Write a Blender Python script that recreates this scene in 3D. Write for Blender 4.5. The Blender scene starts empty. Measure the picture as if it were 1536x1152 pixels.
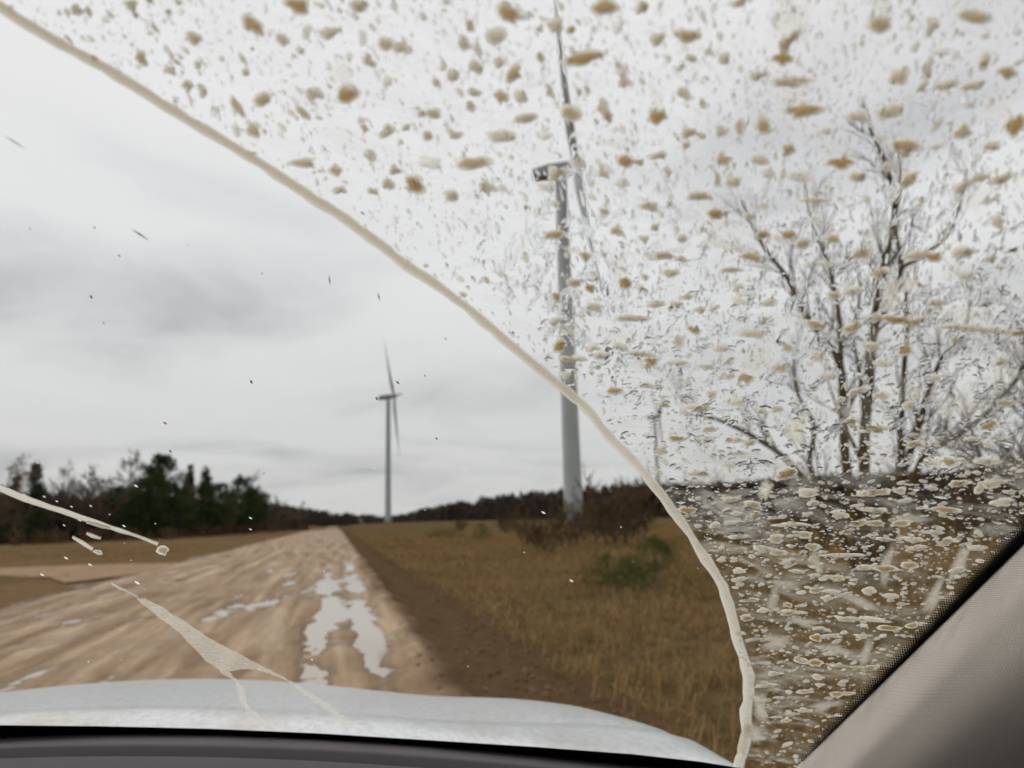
import bpy, math, random
import numpy as np
from mathutils import Vector, Matrix

random.seed(7)
rng = np.random.default_rng(11)
sc = bpy.context.scene
COL = sc.collection

# ------------------------------------------------------------------ camera
# photograph frame: 1536 x 1152, the road runs along +Y, the phone is held in the
# front passenger seat, turned to the right and tipped up a little
F = 1160.0
ROLL = math.radians(1.5)
CAM = np.array([0.0, 0.0, 1.40])
VX, VY = 505.0, 786.0
_x, _y = (VX - 768) / F, -(VY - 576) / F
_c, _s = math.cos(ROLL), math.sin(ROLL)
_xu, _yu = _c * _x + _s * _y, -_s * _x + _c * _y
TH = math.atan(-_yu)
PS = math.atan(-_xu * math.cos(TH))


def ray(px, py):
    x, y = (px - 768) / F, -(py - 576) / F
    x, y = _c * x + _s * y, -_s * x + _c * y
    fw = math.cos(TH) - y * math.sin(TH)
    up = math.sin(TH) + y * math.cos(TH)
    return np.array([x * math.cos(PS) + fw * math.sin(PS), -x * math.sin(PS) + fw * math.cos(PS), up])


cd = bpy.data.cameras.new('camera')
cam = bpy.data.objects.new('camera', cd)
COL.objects.link(cam)
sc.camera = cam
cd.sensor_width = 36.0
cd.lens = 36.0 * F / 1536.0
cd.clip_start = 0.02
cd.clip_end = 8000.0
o_ = ray(768, 576)
r_ = ray(769, 576) - o_
u_ = ray(768, 575) - o_
r_, u_, b_ = r_ / np.linalg.norm(r_), u_ / np.linalg.norm(u_), -o_ / np.linalg.norm(o_)
cam.matrix_world = Matrix(((r_[0], u_[0], b_[0], CAM[0]), (r_[1], u_[1], b_[1], CAM[1]), (r_[2], u_[2], b_[2], CAM[2]), (0, 0, 0, 1)))
cd.dof.use_dof = True
cd.dof.focus_distance = 0.43
cd.dof.aperture_fstop = cd.lens / 2.4

# ------------------------------------------------------------------ sky, sun, exposure
SUN_EL, SUN_AZ = math.radians(46), math.radians(-62)
world = bpy.data.worlds.new('World')
sc.world = world
world.use_nodes = True
nt = world.node_tree
nt.nodes.clear()


def N(tree, t, **kw):
    n = tree.nodes.new(t)
    for k, v in kw.items():
        if k == 'ins':
            for a, b in v.items():
                n.inputs[a].default_value = b
        else:
            setattr(n, k, v)
    return n


def link(tree, a, b):
    tree.links.new(a, b)


def ramp(tree, fac, stops, interp='LINEAR'):
    n = tree.nodes.new('ShaderNodeValToRGB')
    n.color_ramp.interpolation = interp
    e = n.color_ramp.elements
    while len(e) < len(stops):
        e.new(0.5)
    for el, (p, c) in zip(e, stops):
        el.position = p
        el.color = (c, c, c, 1) if not isinstance(c, tuple) else (*c, 1)
    tree.links.new(fac, n.inputs[0])
    return n.outputs[0]


def math_n(tree, op, a, b=None, c=None, clamp=False):
    n = tree.nodes.new('ShaderNodeMath')
    n.operation = op
    n.use_clamp = clamp
    for i, v in enumerate((a, b, c)):
        if v is None:
            continue
        if isinstance(v, (int, float)):
            n.inputs[i].default_value = v
        else:
            tree.links.new(v, n.inputs[i])
    return n.outputs[0]


def mixc(tree, fac, a, b, mode='MIX'):
    n = tree.nodes.new('ShaderNodeMix')
    n.data_type = 'RGBA'
    n.blend_type = mode
    for s, v in ((n.inputs[0], fac), (n.inputs[6], a), (n.inputs[7], b)):
        if isinstance(v, (int, float)):
            s.default_value = v
        elif isinstance(v, tuple):
            s.default_value = (*v, 1) if len(v) == 3 else v
        else:
            tree.links.new(v, s)
    return n.outputs[2]


tc = N(nt, 'ShaderNodeTexCoord')
sep = N(nt, 'ShaderNodeSeparateXYZ')
link(nt, tc.outputs['Generated'], sep.inputs[0])
zz = math_n(nt, 'ADD', math_n(nt, 'MAXIMUM', sep.outputs[2], 0.0), 0.13)
comb = N(nt, 'ShaderNodeCombineXYZ')
link(nt, math_n(nt, 'DIVIDE', sep.outputs[0], zz), comb.inputs[0])
link(nt, math_n(nt, 'DIVIDE', sep.outputs[1], zz), comb.inputs[1])
cl1 = N(nt, 'ShaderNodeTexNoise', ins={'Scale': 0.95, 'Detail': 5.0, 'Roughness': 0.52, 'Distortion': 0.4})
mp = N(nt, 'ShaderNodeMapping')
mp.inputs['Location'].default_value = (5.7, 40.2, 0.0)
link(nt, comb.outputs[0], mp.inputs[0])
link(nt, mp.outputs[0], cl1.inputs['Vector'])
cloud = ramp(nt, cl1.outputs[0], [(0.30, (0.56, 0.56, 0.575)), (0.42, (0.725, 0.72, 0.73)), (0.54, (0.815, 0.81, 0.815)), (0.75, (0.85, 0.84, 0.845))])
elev = ramp(nt, sep.outputs[2], [(0.0, (0.78, 0.785, 0.77)), (0.12, (0.83, 0.835, 0.83)), (0.30, (0.97, 0.97, 0.97)), (0.6, (1.03, 1.02, 1.03)), (1.0, (1.03, 1.02, 1.03))])
overc = mixc(nt, 1.0, cloud, elev, 'MULTIPLY')
sky = N(nt, 'ShaderNodeTexSky', sky_type='NISHITA', sun_disc=False, sun_elevation=SUN_EL, sun_rotation=SUN_AZ, altitude=50.0, air_density=1.0, dust_density=4.0)
bg1 = N(nt, 'ShaderNodeBackground')
link(nt, sky.outputs[0], bg1.inputs[0])
bg1.inputs[1].default_value = 0.08
bg2 = N(nt, 'ShaderNodeBackground')
link(nt, overc, bg2.inputs[0])
bg2.inputs[1].default_value = 1.04
ms = N(nt, 'ShaderNodeMixShader')
ms.inputs[0].default_value = 0.95
link(nt, bg1.outputs[0], ms.inputs[1])
link(nt, bg2.outputs[0], ms.inputs[2])
wo = N(nt, 'ShaderNodeOutputWorld')
link(nt, ms.outputs[0], wo.inputs[0])

sl = bpy.data.lights.new('sun', 'SUN')
sl.energy = 1.1
sl.angle = math.radians(24)
sl.color = (1.0, 0.97, 0.93)
sun = bpy.data.objects.new('sun', sl)
COL.objects.link(sun)
sd = Vector((math.sin(SUN_AZ) * math.cos(SUN_EL), math.cos(SUN_AZ) * math.cos(SUN_EL), math.sin(SUN_EL)))
sun.rotation_euler = sd.to_track_quat('Z', 'Y').to_euler()

vs = sc.view_settings
vs.view_transform = 'Standard'
vs.look = 'None'
vs.exposure = 0.0
vs.gamma = 1.0
vs.use_curve_mapping = False
sc.cycles.max_bounces = 7
sc.cycles.transparent_max_bounces = 40
sc.cycles.transmission_bounces = 8
sc.cycles.glossy_bounces = 4
sc.cycles.diffuse_bounces = 3
sc.cycles.caustics_refractive = False
sc.cycles.caustics_reflective = False
sc.cycles.use_denoising = True
sc.cycles.use_adaptive_sampling = True
sc.cycles.adaptive_threshold = 0.03
sc.cycles.time_limit = 800.0

# ------------------------------------------------------------------ helpers
WPOS = {}


def mk(name, verts, faces, mat=None, parent=None, smooth=False, local=False, attrs=None, uv=None):
    """one mesh object; verts in world coordinates unless local"""
    me = bpy.data.meshes.new(name)
    me.from_pydata([tuple(map(float, v)) for v in verts], [], [tuple(map(int, f)) for f in faces])
    if attrs:
        for k, arr in attrs.items():
            a = me.color_attributes.new(k, 'FLOAT_COLOR', 'POINT')
            a.data.foreach_set('color', np.asarray(arr, np.float32).ravel())
    if uv is not None:
        l = me.uv_layers.new(name='uv')
        idx = np.empty(len(me.loops), np.int32)
        me.loops.foreach_get('vertex_index', idx)
        l.data.foreach_set('uv', np.asarray(uv, np.float32)[idx].ravel())
    if smooth:
        me.polygons.foreach_set('use_smooth', np.ones(len(me.polygons), bool))
    me.update()
    o = bpy.data.objects.new(name, me)
    if mat:
        me.materials.append(mat)
    COL.objects.link(o)
    if parent:
        o.parent = parent
        w = WPOS.get(parent.name, np.zeros(3))
        if not local:
            o.location = tuple(-w)
            WPOS[o.name] = np.zeros(3)
        else:
            WPOS[o.name] = w
    else:
        WPOS[o.name] = np.zeros(3)
    return o


def fast_tris(name, V, T, mat, parent=None, local=False, attrs=None, k=3):
    """big arrays of triangles or quads"""
    me = bpy.data.meshes.new(name)
    V = np.asarray(V, np.float32)
    T = np.asarray(T, np.int32)
    me.vertices.add(len(V))
    me.vertices.foreach_set('co', V.ravel())
    me.loops.add(T.size)
    me.loops.foreach_set('vertex_index', T.ravel())
    me.polygons.add(len(T))
    me.polygons.foreach_set('loop_start', np.arange(0, T.size, k, dtype=np.int32))
    me.polygons.foreach_set('loop_total', np.full(len(T), k, np.int32))
    if attrs:
        for kk, arr in attrs.items():
            a = me.color_attributes.new(kk, 'FLOAT_COLOR', 'POINT')
            a.data.foreach_set('color', np.asarray(arr, np.float32).ravel())
    me.update(calc_edges=True)
    me.validate()
    me.materials.append(mat)
    o = bpy.data.objects.new(name, me)
    COL.objects.link(o)
    if parent:
        o.parent = parent
        if not local:
            o.location = tuple(-WPOS.get(parent.name, np.zeros(3)))
    WPOS[o.name] = np.zeros(3)
    return o


def empty(name, loc):
    o = bpy.data.objects.new(name, None)
    o.location = tuple(loc)
    o.empty_display_size = 0.2
    COL.objects.link(o)
    WPOS[o.name] = np.array(loc, float)
    return o


def tag(o, label=None, cat=None, group=None, kind=None):
    for k, v in (('label', label), ('category', cat), ('group', group), ('kind', kind)):
        if v:
            o[k] = v
    return o


def copy_tree(o, parent=None):
    c = o.copy()
    COL.objects.link(c)
    c.parent = parent
    for ch in o.children:
        copy_tree(ch, c)
    return c


def grid_faces(nu, nv):
    i, j = np.meshgrid(np.arange(nu - 1), np.arange(nv - 1), indexing='ij')
    a = (i * nv + j).ravel()
    return np.stack([a, a + nv, a + nv + 1, a + 1], 1)


def loft(rows):
    """list of equally long point rows -> verts, faces"""
    nu, nv = len(rows), len(rows[0])
    return np.array(rows, float).reshape(-1, 3), grid_faces(nu, nv)


def box(c, s):
    c, s = np.array(c, float), np.array(s, float) / 2
    V = np.array([[x, y, z] for x in (-1, 1) for y in (-1, 1) for z in (-1, 1)]) * s + c
    return V, [(0, 1, 3, 2), (4, 6, 7, 5), (0, 4, 5, 1), (2, 3, 7, 6), (0, 2, 6, 4), (1, 5, 7, 3)]


def tube(path, rad, n=8, cap=True):
    path = np.array(path, float)
    rad = np.broadcast_to(np.asarray(rad, float), (len(path),))
    V, Fc = [], []
    up = np.array([0.0, 0, 1.0])
    for i, p in enumerate(path):
        t = path[min(i + 1, len(path) - 1)] - path[max(i - 1, 0)]
        t /= np.linalg.norm(t) + 1e-12
        ref = up if abs(t[2]) < 0.9 else np.array([1.0, 0, 0])
        a = np.cross(t, ref)
        a /= np.linalg.norm(a)
        b = np.cross(t, a)
        for k in range(n):
            w = 2 * math.pi * k / n
            V.append(p + rad[i] * (math.cos(w) * a + math.sin(w) * b))
    for i in range(len(path) - 1):
        for k in range(n):
            Fc.append((i * n + k, i * n + (k + 1) % n, (i + 1) * n + (k + 1) % n, (i + 1) * n + k))
    if cap:
        Fc.append(tuple(range(n - 1, -1, -1)))
        Fc.append(tuple(range((len(path) - 1) * n, len(path) * n)))
    return V, Fc


class MB:
    def __init__(self):
        self.V, self.F = [], []

    def add(self, vf):
        b = len(self.V)
        self.V.extend(list(vf[0]))
        self.F.extend([tuple(int(i) + b for i in f) for f in vf[1]])
        return self

    def build(self, name, mat, parent=None, **kw):
        return mk(name, self.V, self.F, mat, parent, **kw)


def vnoise(x, y, seed=0):
    """smooth value noise, arrays"""
    x, y = np.asarray(x, float), np.asarray(y, float)
    xi, yi = np.floor(x).astype(np.int64), np.floor(y).astype(np.int64)
    fx, fy = x - xi, y - yi
    fx, fy = fx * fx * (3 - 2 * fx), fy * fy * (3 - 2 * fy)

    def h(a, b):
        n = (a * 374761393 + b * 668265263 + seed * 1442695041) & 0x7fffffff
        n = ((n ^ (n >> 13)) * 1274126177) & 0x7fffffff
        return ((n ^ (n >> 16)) & 0xffff) / 65535.0
    return (h(xi, yi) * (1 - fx) + h(xi + 1, yi) * fx) * (1 - fy) + (h(xi, yi + 1) * (1 - fx) + h(xi + 1, yi + 1) * fx) * fy


def fbm(x, y, seed=0, oct=4):
    s, a, t = 0, 0.5, 0
    for i in range(oct):
        s = s + a * vnoise(np.asarray(x) * 2 ** i, np.asarray(y) * 2 ** i, seed + i)
        t += a
        a *= 0.5
    return s / t


def spline(pts, n):
    pts = np.array(pts, float)
    tt_ = np.linspace(0, len(pts) - 1, n)
    res = []
    for q in tt_:
        i = min(int(q), len(pts) - 2)
        u = q - i
        p0, p1, p2, p3 = pts[max(i - 1, 0)], pts[i], pts[i + 1], pts[min(i + 2, len(pts) - 1)]
        res.append(0.5 * (2 * p1 + (p2 - p0) * u + (2 * p0 - 5 * p1 + 4 * p2 - p3) * u * u + (3 * p1 - p0 - 3 * p2 + p3) * u ** 3))
    return res


def at(px, dist):
    """ground-plan point seen in photo column px (at the horizon) at that distance"""
    r = ray(px, VY - math.tan(ROLL) * (px - VX))
    h = math.hypot(r[0], r[1])
    return np.array([r[0] / h * dist, r[1] / h * dist])


def new_mat(name):
    m = bpy.data.materials.new(name)
    m.use_nodes = True
    t = m.node_tree
    t.nodes.clear()
    out = t.nodes.new('ShaderNodeOutputMaterial')
    return m, t, out


def pmat(name, col, rough=0.6, metal=0.0, spec=0.5, coat=0.0, noise=None, bump=None, two=None):
    """principled material; noise = (scale, second colour, contrast lo, hi); bump = (scale, strength, distance)"""
    m, t, out = new_mat(name)
    p = t.nodes.new('ShaderNodeBsdfPrincipled')
    p.inputs['Base Color'].default_value = (*col, 1)
    p.inputs['Roughness'].default_value = rough
    p.inputs['Metallic'].default_value = metal
    p.inputs['Specular IOR Level'].default_value = spec
    p.inputs['Coat Weight'].default_value = coat
    tcn = t.nodes.new('ShaderNodeTexCoord')
    if noise:
        n = N(t, 'ShaderNodeTexNoise', ins={'Scale': noise[0], 'Detail': 6.0, 'Roughness': 0.6})
        link(t, tcn.outputs['Object'], n.inputs['Vector'])
        f = ramp(t, n.outputs[0], [(noise[2], 0.0), (noise[3], 1.0)])
        link(t, mixc(t, f, tuple(col), tuple(noise[1])), p.inputs['Base Color'])
    if bump:
        n = N(t, 'ShaderNodeTexNoise', ins={'Scale': bump[0], 'Detail': 5.0})
        link(t, tcn.outputs['Object'], n.inputs['Vector'])
        b = N(t, 'ShaderNodeBump', ins={'Strength': bump[1], 'Distance': bump[2]})
        link(t, n.outputs[0], b.inputs['Height'])
        link(t, b.outputs[0], p.inputs['Normal'])
    link(t, p.outputs[0], out.inputs[0])
    return m


def leaf_mat(name, c1, c2, rough=0.7, trans=0.25):
    m, t, out = new_mat(name)
    g = N(t, 'ShaderNodeObjectInfo')
    a = N(t, 'ShaderNodeAttribute', attribute_name='var')
    f = math_n(t, 'ADD', math_n(t, 'MULTIPLY', a.outputs['Fac'], 0.75), math_n(t, 'MULTIPLY', g.outputs['Random'], 0.25))
    c = mixc(t, f, c1, c2)
    d = N(t, 'ShaderNodeBsdfDiffuse')
    tr = N(t, 'ShaderNodeBsdfTranslucent')
    link(t, c, d.inputs[0])
    link(t, c, tr.inputs[0])
    mx = N(t, 'ShaderNodeMixShader', ins={0: trans})
    link(t, d.outputs[0], mx.inputs[1])
    link(t, tr.outputs[0], mx.inputs[2])
    link(t, mx.outputs[0], out.inputs[0])
    return m


# ------------------------------------------------------------------ terrain
def crest(x, y):
    """the road goes over a low crest and dips behind it"""
    c = np.clip((y - 185) / 90, 0, 1)
    return 2.4 * c * c * (3 - 2 * c) * np.exp(-((x + 2.5) / 28) ** 2)


def terrain(x, y):
    """ground height beside the road"""
    x, y = np.asarray(x, float), np.asarray(y, float)
    right = np.clip((x - 1.5) / 1.6, 0, 1)
    right = right * right * (3 - 2 * right)
    bumps = (fbm(x * 0.35, y * 0.35, 3) - 0.5) * 0.35 + (fbm(x * 1.6, y * 1.6, 9) - 0.5) * 0.16
    z = -0.10 + right * (-0.16 + bumps)
    left = np.clip((-x - 6.6) / 2.5, 0, 1)
    z = z + left * (0.02 + bumps * 0.5)
    far = np.clip((np.hypot(x, y) - 60) / 500, 0, 1)
    z = z - crest(x, y)
    z = z + far * far * (3 - 2 * far) * 1.5 + far * (fbm(x * 0.02, y * 0.02, 21) - 0.5) * 1.0
    return z


m_ground, t, out = new_mat('dry_field_soil')
p = t.nodes.new('ShaderNodeBsdfPrincipled')
p.inputs['Roughness'].default_value = 0.9
p.inputs['Specular IOR Level'].default_value = 0.0
tcn = t.nodes.new('ShaderNodeTexCoord')
n1 = N(t, 'ShaderNodeTexNoise', ins={'Scale': 0.22, 'Detail': 6.0, 'Roughness': 0.62})
n2 = N(t, 'ShaderNodeTexNoise', ins={'Scale': 2.6, 'Detail': 7.0, 'Roughness': 0.65})
for n in (n1, n2):
    link(t, tcn.outputs['Object'], n.inputs['Vector'])
ca = mixc(t, ramp(t, n1.outputs[0], [(0.36, 0.0), (0.64, 1.0)]), (0.195, 0.130, 0.064), (0.160, 0.122, 0.050))
cb = mixc(t, ramp(t, n2.outputs[0], [(0.35, 0.0), (0.7, 1.0)]), (0.070, 0.046, 0.024), ca)
sxg = N(t, 'ShaderNodeSeparateXYZ')
link(t, tcn.outputs['Object'], sxg.inputs[0])
lf = math_n(t, 'MULTIPLY', math_n(t, 'LESS_THAN', sxg.outputs[0], 0.0), ramp(t, n1.outputs[0], [(0.40, 1.0), (0.60, 0.35)]))
cb = mixc(t, lf, cb, mixc(t, n2.outputs[0], (0.115, 0.070, 0.036), (0.230, 0.150, 0.082)))
link(t, cb, p.inputs['Base Color'])
b = N(t, 'ShaderNodeBump', ins={'Strength': 0.6, 'Distance': 0.06})
link(t, n2.outputs[0], b.inputs['Height'])
link(t, b.outputs[0], p.inputs['Normal'])
link(t, p.outputs[0], out.inputs[0])

xs = np.unique(np.concatenate([np.linspace(-40, 40, 161), np.linspace(-300, 300, 121), np.linspace(-4000, 4000, 81)]))
ys = np.unique(np.concatenate([np.linspace(-20, 80, 201), np.linspace(-200, 500, 141), np.linspace(-3000, 5000, 81)]))
GX, GY = np.meshgrid(xs, ys, indexing='ij')
GZ = terrain(GX, GY)
onroad = ((GX > -7.0) & (GX < 2.2) & (GY > -30) & (GY < 900))
GZ = np.where(onroad, np.minimum(GZ, -0.12 - crest(GX, GY)) - 0.5 * (GY > 70), GZ)
V = np.stack([GX.ravel(), GY.ravel(), GZ.ravel()], 1)
ground = fast_tris('ground', V, grid_faces(len(xs), len(ys)), m_ground, k=4)
tag(ground, 'brown field soil under dry grass on both sides of the road', kind='structure')


# road: mud with ruts; puddles fill the low places
def road_centre_shift(y):
    return np.zeros_like(y)


def rut(x, c, w):
    return np.exp(-((x - c) / w) ** 2)


def road_h(x, y):
    w = (fbm(y * 0.10, y * 0 + 2.0, 5, 3) - 0.5) * 0.5
    w2 = (fbm(y * 0.14, y * 0 + 7.0, 6, 3) - 0.5) * 0.6
    h = 0.02 * np.ones_like(x)
    edge = np.clip((x + 6.9) / 1.2, 0, 1) * np.clip((2.35 - x) / 1.4, 0, 1)
    h = h - 0.12 * (1 - edge)
    h = h - 0.055 * rut(x, 0.42 + 0.4 * w, 0.24) - 0.05 * rut(x, -0.22 + 0.5 * w2, 0.25)
    h = h - 0.035 * rut(x, -1.35 + w, 0.28) - 0.040 * rut(x, -2.1 + w2, 0.22) - 0.035 * rut(x, -3.1 - w, 0.3)
    h = h - 0.035 * rut(x, -4.2 + w2, 0.3) - 0.03 * rut(x, -5.1 + w, 0.26) - 0.02 * rut(x, 1.2 + w, 0.2)
    # crossing curved wheel tracks coming out of the side track on the left
    cc = -6.4 + (y - 4) * 0.16 + 0.004 * (y - 4) ** 2
    h = h - 0.025 * rut(x, cc, 0.2) - 0.025 * rut(x, cc + 1.4, 0.2) - 0.02 * rut(x, cc + 2.6, 0.25)
    # ridge of pushed-up mud at the right shoulder
    h = h + 0.045 * rut(x, 0.95 + 0.3 * w, 0.16) + 0.05 * rut(x, 1.75 + 0.4 * w2, 0.3)
    h = h + (fbm(x * 0.7, y * 0.25, 31) - 0.5) * 0.085 + (fbm(x * 4.0, y * 0.7, 41) - 0.5) * 0.06 + (fbm(x * 9, y * 5, 51, 3) - 0.5) * 0.044 + (fbm(x * 2.4, y * 0.55, 57, 3) - 0.5) * 0.060 + (fbm(x * 1.6, y * 2.6, 58, 3) - 0.5) * 0.026
    h = h + (vnoise(x * 0.6 + 3, y * 1.6, 61) - 0.5) * 0.025
    sh = np.clip((x - 0.9) / 0.4, 0, 1)
    h = h + sh * (fbm(x * 3, y * 2.2, 71) - 0.45) * 0.12
    # low place under the right-hand wheel tracks, where the water stands
    low = np.exp(-((x - 0.12) / 0.75) ** 2) * np.clip((y - 3.0) / 2, 0, 1) * np.clip((34 - y) / 10, 0, 1)
    h = h - 0.044 * low
    return h


rx = np.linspace(-7.0, 2.4, 190)
ry = np.concatenate([np.linspace(-6, 4, 40, endpoint=False), np.linspace(4, 24, 250, endpoint=False), np.linspace(24, 70, 200, endpoint=False), np.linspace(70, 900, 140)])
RX, RY = np.meshgrid(rx, ry, indexing='ij')
RZ = road_h(RX, RY) + np.where(RY > 60, np.clip((np.hypot(RX, RY) - 60) / 500, 0, 1) ** 2 * 1.5, 0) - crest(RX, RY)
V = np.stack([RX.ravel(), RY.ravel(), RZ.ravel()], 1)

m_road, t, out = new_mat('wet_mud_road')
p = t.nodes.new('ShaderNodeBsdfPrincipled')
tcn = t.nodes.new('ShaderNodeTexCoord')
mpn = N(t, 'ShaderNodeMapping')
mpn.inputs['Scale'].default_value = (2.8, 0.14, 1.0)
link(t, tcn.outputs['Object'], mpn.inputs[0])
n1 = N(t, 'ShaderNodeTexNoise', ins={'Scale': 1.0, 'Detail': 6.0, 'Roughness': 0.6, 'Distortion': 0.3})
link(t, mpn.outputs[0], n1.inputs['Vector'])
n2 = N(t, 'ShaderNodeTexNoise', ins={'Scale': 9.0, 'Detail': 6.0, 'Roughness': 0.65})
link(t, tcn.outputs['Object'], n2.inputs['Vector'])
sx = N(t, 'ShaderNodeSeparateXYZ')
link(t, tcn.outputs['Object'], sx.inputs[0])
n3 = N(t, 'ShaderNodeTexNoise', ins={'Scale': 0.8, 'Detail': 4.0})
link(t, tcn.outputs['Object'], n3.inputs['Vector'])
xw = math_n(t, 'ADD', sx.outputs[0], math_n(t, 'MULTIPLY', math_n(t, 'SUBTRACT', n3.outputs[0], 0.5), 0.9))
shoulder = math_n(t, 'SMOOTH_MIN', 1.0, math_n(t, 'MAXIMUM', math_n(t, 'MULTIPLY', math_n(t, 'SUBTRACT', xw, 0.72), 2.6), 0.0), 0.1)
mud = mixc(t, ramp(t, n1.outputs[0], [(0.36, 0.0), (0.62, 1.0)]), (0.215, 0.134, 0.066), (0.45, 0.312, 0.178))
mud = mixc(t, ramp(t, n2.outputs[0], [(0.3, 0.75), (0.6, 1.0)]), (0.150, 0.088, 0.042), mud)
n5 = N(t, 'ShaderNodeTexNoise', ins={'Scale': 0.9, 'Detail': 5.0, 'Roughness': 0.6})
mpq = N(t, 'ShaderNodeMapping')
mpq.inputs['Scale'].default_value = (1.0, 0.55, 1.0)
link(t, tcn.outputs['Object'], mpq.inputs[0])
link(t, mpq.outputs[0], n5.inputs['Vector'])
mud = mixc(t, ramp(t, n5.outputs[0], [(0.36, 0.60), (0.56, 0.0)]), mud, (0.185, 0.115, 0.058))
dark = mixc(t, n2.outputs[0], (0.068, 0.041, 0.021), (0.135, 0.085, 0.048))
wz = math_n(t, 'MULTIPLY_ADD', sx.outputs[2], 1.0, 0.056)
wet = ramp(t, math_n(t, 'ADD', wz, math_n(t, 'MULTIPLY', math_n(t, 'SUBTRACT', n2.outputs[0], 0.5), 0.02)), [(0.0, 1.0), (0.026, 0.0)])
mud = mixc(t, math_n(t, 'MULTIPLY', wet, 0.75), mud, (0.110, 0.066, 0.032))
link(t, mixc(t, shoulder, mud, dark), p.inputs['Base Color'])
rr = ramp(t, n1.outputs[0], [(0.35, 0.80), (0.68, 0.36)])
link(t, math_n(t, 'ADD', rr, math_n(t, 'MULTIPLY', shoulder, 0.3)), p.inputs['Roughness'])
link(t, math_n(t, 'MULTIPLY', math_n(t, 'SUBTRACT', 1.0, shoulder, clamp=True), 0.28), p.inputs['Specular IOR Level'])
b = N(t, 'ShaderNodeBump', ins={'Strength': 0.8, 'Distance': 0.03})
link(t, n2.outputs[0], b.inputs['Height'])
link(t, b.outputs[0], p.inputs['Normal'])
link(t, p.outputs[0], out.inputs[0])
road = fast_tris('road', V, grid_faces(len(rx), len(ry)), m_road, k=4)
road.data.polygons.foreach_set('use_smooth', np.ones(len(road.data.polygons), bool))
tag(road, 'rutted wet mud road running to the horizon', kind='structure')

# standing water: one flat sheet just under the mud's mean height
m_water, t, out = new_mat('muddy_water')
p = t.nodes.new('ShaderNodeBsdfPrincipled')
p.inputs['Base Color'].default_value = (0.36, 0.28, 0.20, 1)
p.inputs['Roughness'].default_value = 0.06
p.inputs['Specular IOR Level'].default_value = 0.9
p.inputs['IOR'].default_value = 1.45
n = N(t, 'ShaderNodeTexNoise', ins={'Scale': 3.0, 'Detail': 3.0})
tcn = t.nodes.new('ShaderNodeTexCoord')
link(t, tcn.outputs['Object'], n.inputs['Vector'])
b = N(t, 'ShaderNodeBump', ins={'Strength': 0.08, 'Distance': 0.02})
link(t, n.outputs[0], b.inputs['Height'])
link(t, b.outputs[0], p.inputs['Normal'])
link(t, p.outputs[0], out.inputs[0])
yy = [2.0, 10.0, 20.0, 44.0]
V = [(x, y, -0.052) for y in yy for x in (-5.9, 0.95)]
water = mk('puddle_water', V, [(2 * i, 2 * i + 1, 2 * i + 3, 2 * i + 2) for i in range(3)], m_water)
tag(water, 'pale standing water filling the wheel ruts', kind='structure')

# side track on the left
m_track = pmat('pale_track_mud', (0.34, 0.225, 0.13), 0.8, spec=0.1, noise=(1.4, (0.19, 0.115, 0.06), 0.4, 0.7), bump=(6, 0.5, 0.03))
pts = [(-4.8, 31.0), (-7.5, 32.3), (-11, 33.4), (-16, 34.4), (-24, 35.5), (-38, 37.0), (-70, 40.0)]
hwid = [6.5, 4.2, 2.6, 2.3, 2.3, 2.3, 2.3]
rows = []
for i, (x, y) in enumerate(pts):
    a, bb = pts[max(i - 1, 0)], pts[min(i + 1, len(pts) - 1)]
    d = np.array([bb[0] - a[0], bb[1] - a[1]])
    d /= np.linalg.norm(d)
    nrm = np.array([-d[1], d[0]])
    rows.append([(x + nrm[0] * w, y + nrm[1] * w, max(terrain(x + nrm[0] * w, y + nrm[1] * w), -0.10) + 0.09 - 0.05 * abs(w) / hwid[i]) for w in np.linspace(-hwid[i], hwid[i], 9)])
v, f = loft(rows)
tag(mk('track', v, f, m_track, smooth=True), 'pale mud side track leaving the road on the left', kind='structure')


# ------------------------------------------------------------------ grass
def blades(n, xr, yr, hr, keep, name, mat, label, seed, wid=0.0075, power=2.0):
    r = np.random.default_rng(seed)
    u = r.random(n * 3)
    y = yr[0] + (yr[1] - yr[0]) * u ** power
    x = xr[0] + (xr[1] - xr[0]) * r.random(n * 3)
    clump = fbm(x * 0.9, y * 0.9, seed + 5, 3)
    ok = keep(x, y) & (clump + r.random(n * 3) * 0.45 > 0.60)
    x, y = x[ok][:n], y[ok][:n]
    n = len(x)
    d = np.hypot(x, y)
    z = terrain(x, y) - 0.02
    h = (hr[0] + (hr[1] - hr[0]) * r.random(n)) * (0.6 + 0.8 * fbm(x * 0.4, y * 0.4, seed + 9, 3))
    a = r.random(n) * 2 * math.pi
    lean = 0.3 + 1.3 * r.random(n)
    w = wid * (0.7 + d / 14.0)
    ca, sa = np.cos(a), np.sin(a)
    px_, py_ = -sa, ca
    B = np.stack([x, y, z], 1)
    P = np.stack([px_, py_, np.zeros(n)], 1) * w[:, None]
    mid = B + np.stack([ca * lean * h * 0.3, sa * lean * h * 0.3, h * 0.62], 1)
    tip = B + np.stack([ca * lean * h * 0.9, sa * lean * h * 0.9, h * (1.0 - 0.42 * lean)], 1)
    V = np.stack([B - P, B + P, mid - P * 0.7, mid + P * 0.7, tip], 1).reshape(-1, 3)
    b0 = np.arange(n) * 5
    T = np.concatenate([np.stack([b0, b0 + 1, b0 + 3], 1), np.stack([b0, b0 + 3, b0 + 2], 1), np.stack([b0 + 2, b0 + 3, b0 + 4], 1)])
    var = np.clip(fbm(x * 0.25, y * 0.25, seed + 2, 3) * 1.6 - 0.45 + (r.random(n) - 0.5) * 0.9, 0, 1)
    A = np.repeat(np.stack([var, var, var, np.ones(n)], 1), 5, 0)
    o = fast_tris(name, V, T, mat, attrs={'var': A})
    return tag(o, label, 'grass', kind='stuff')


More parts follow.
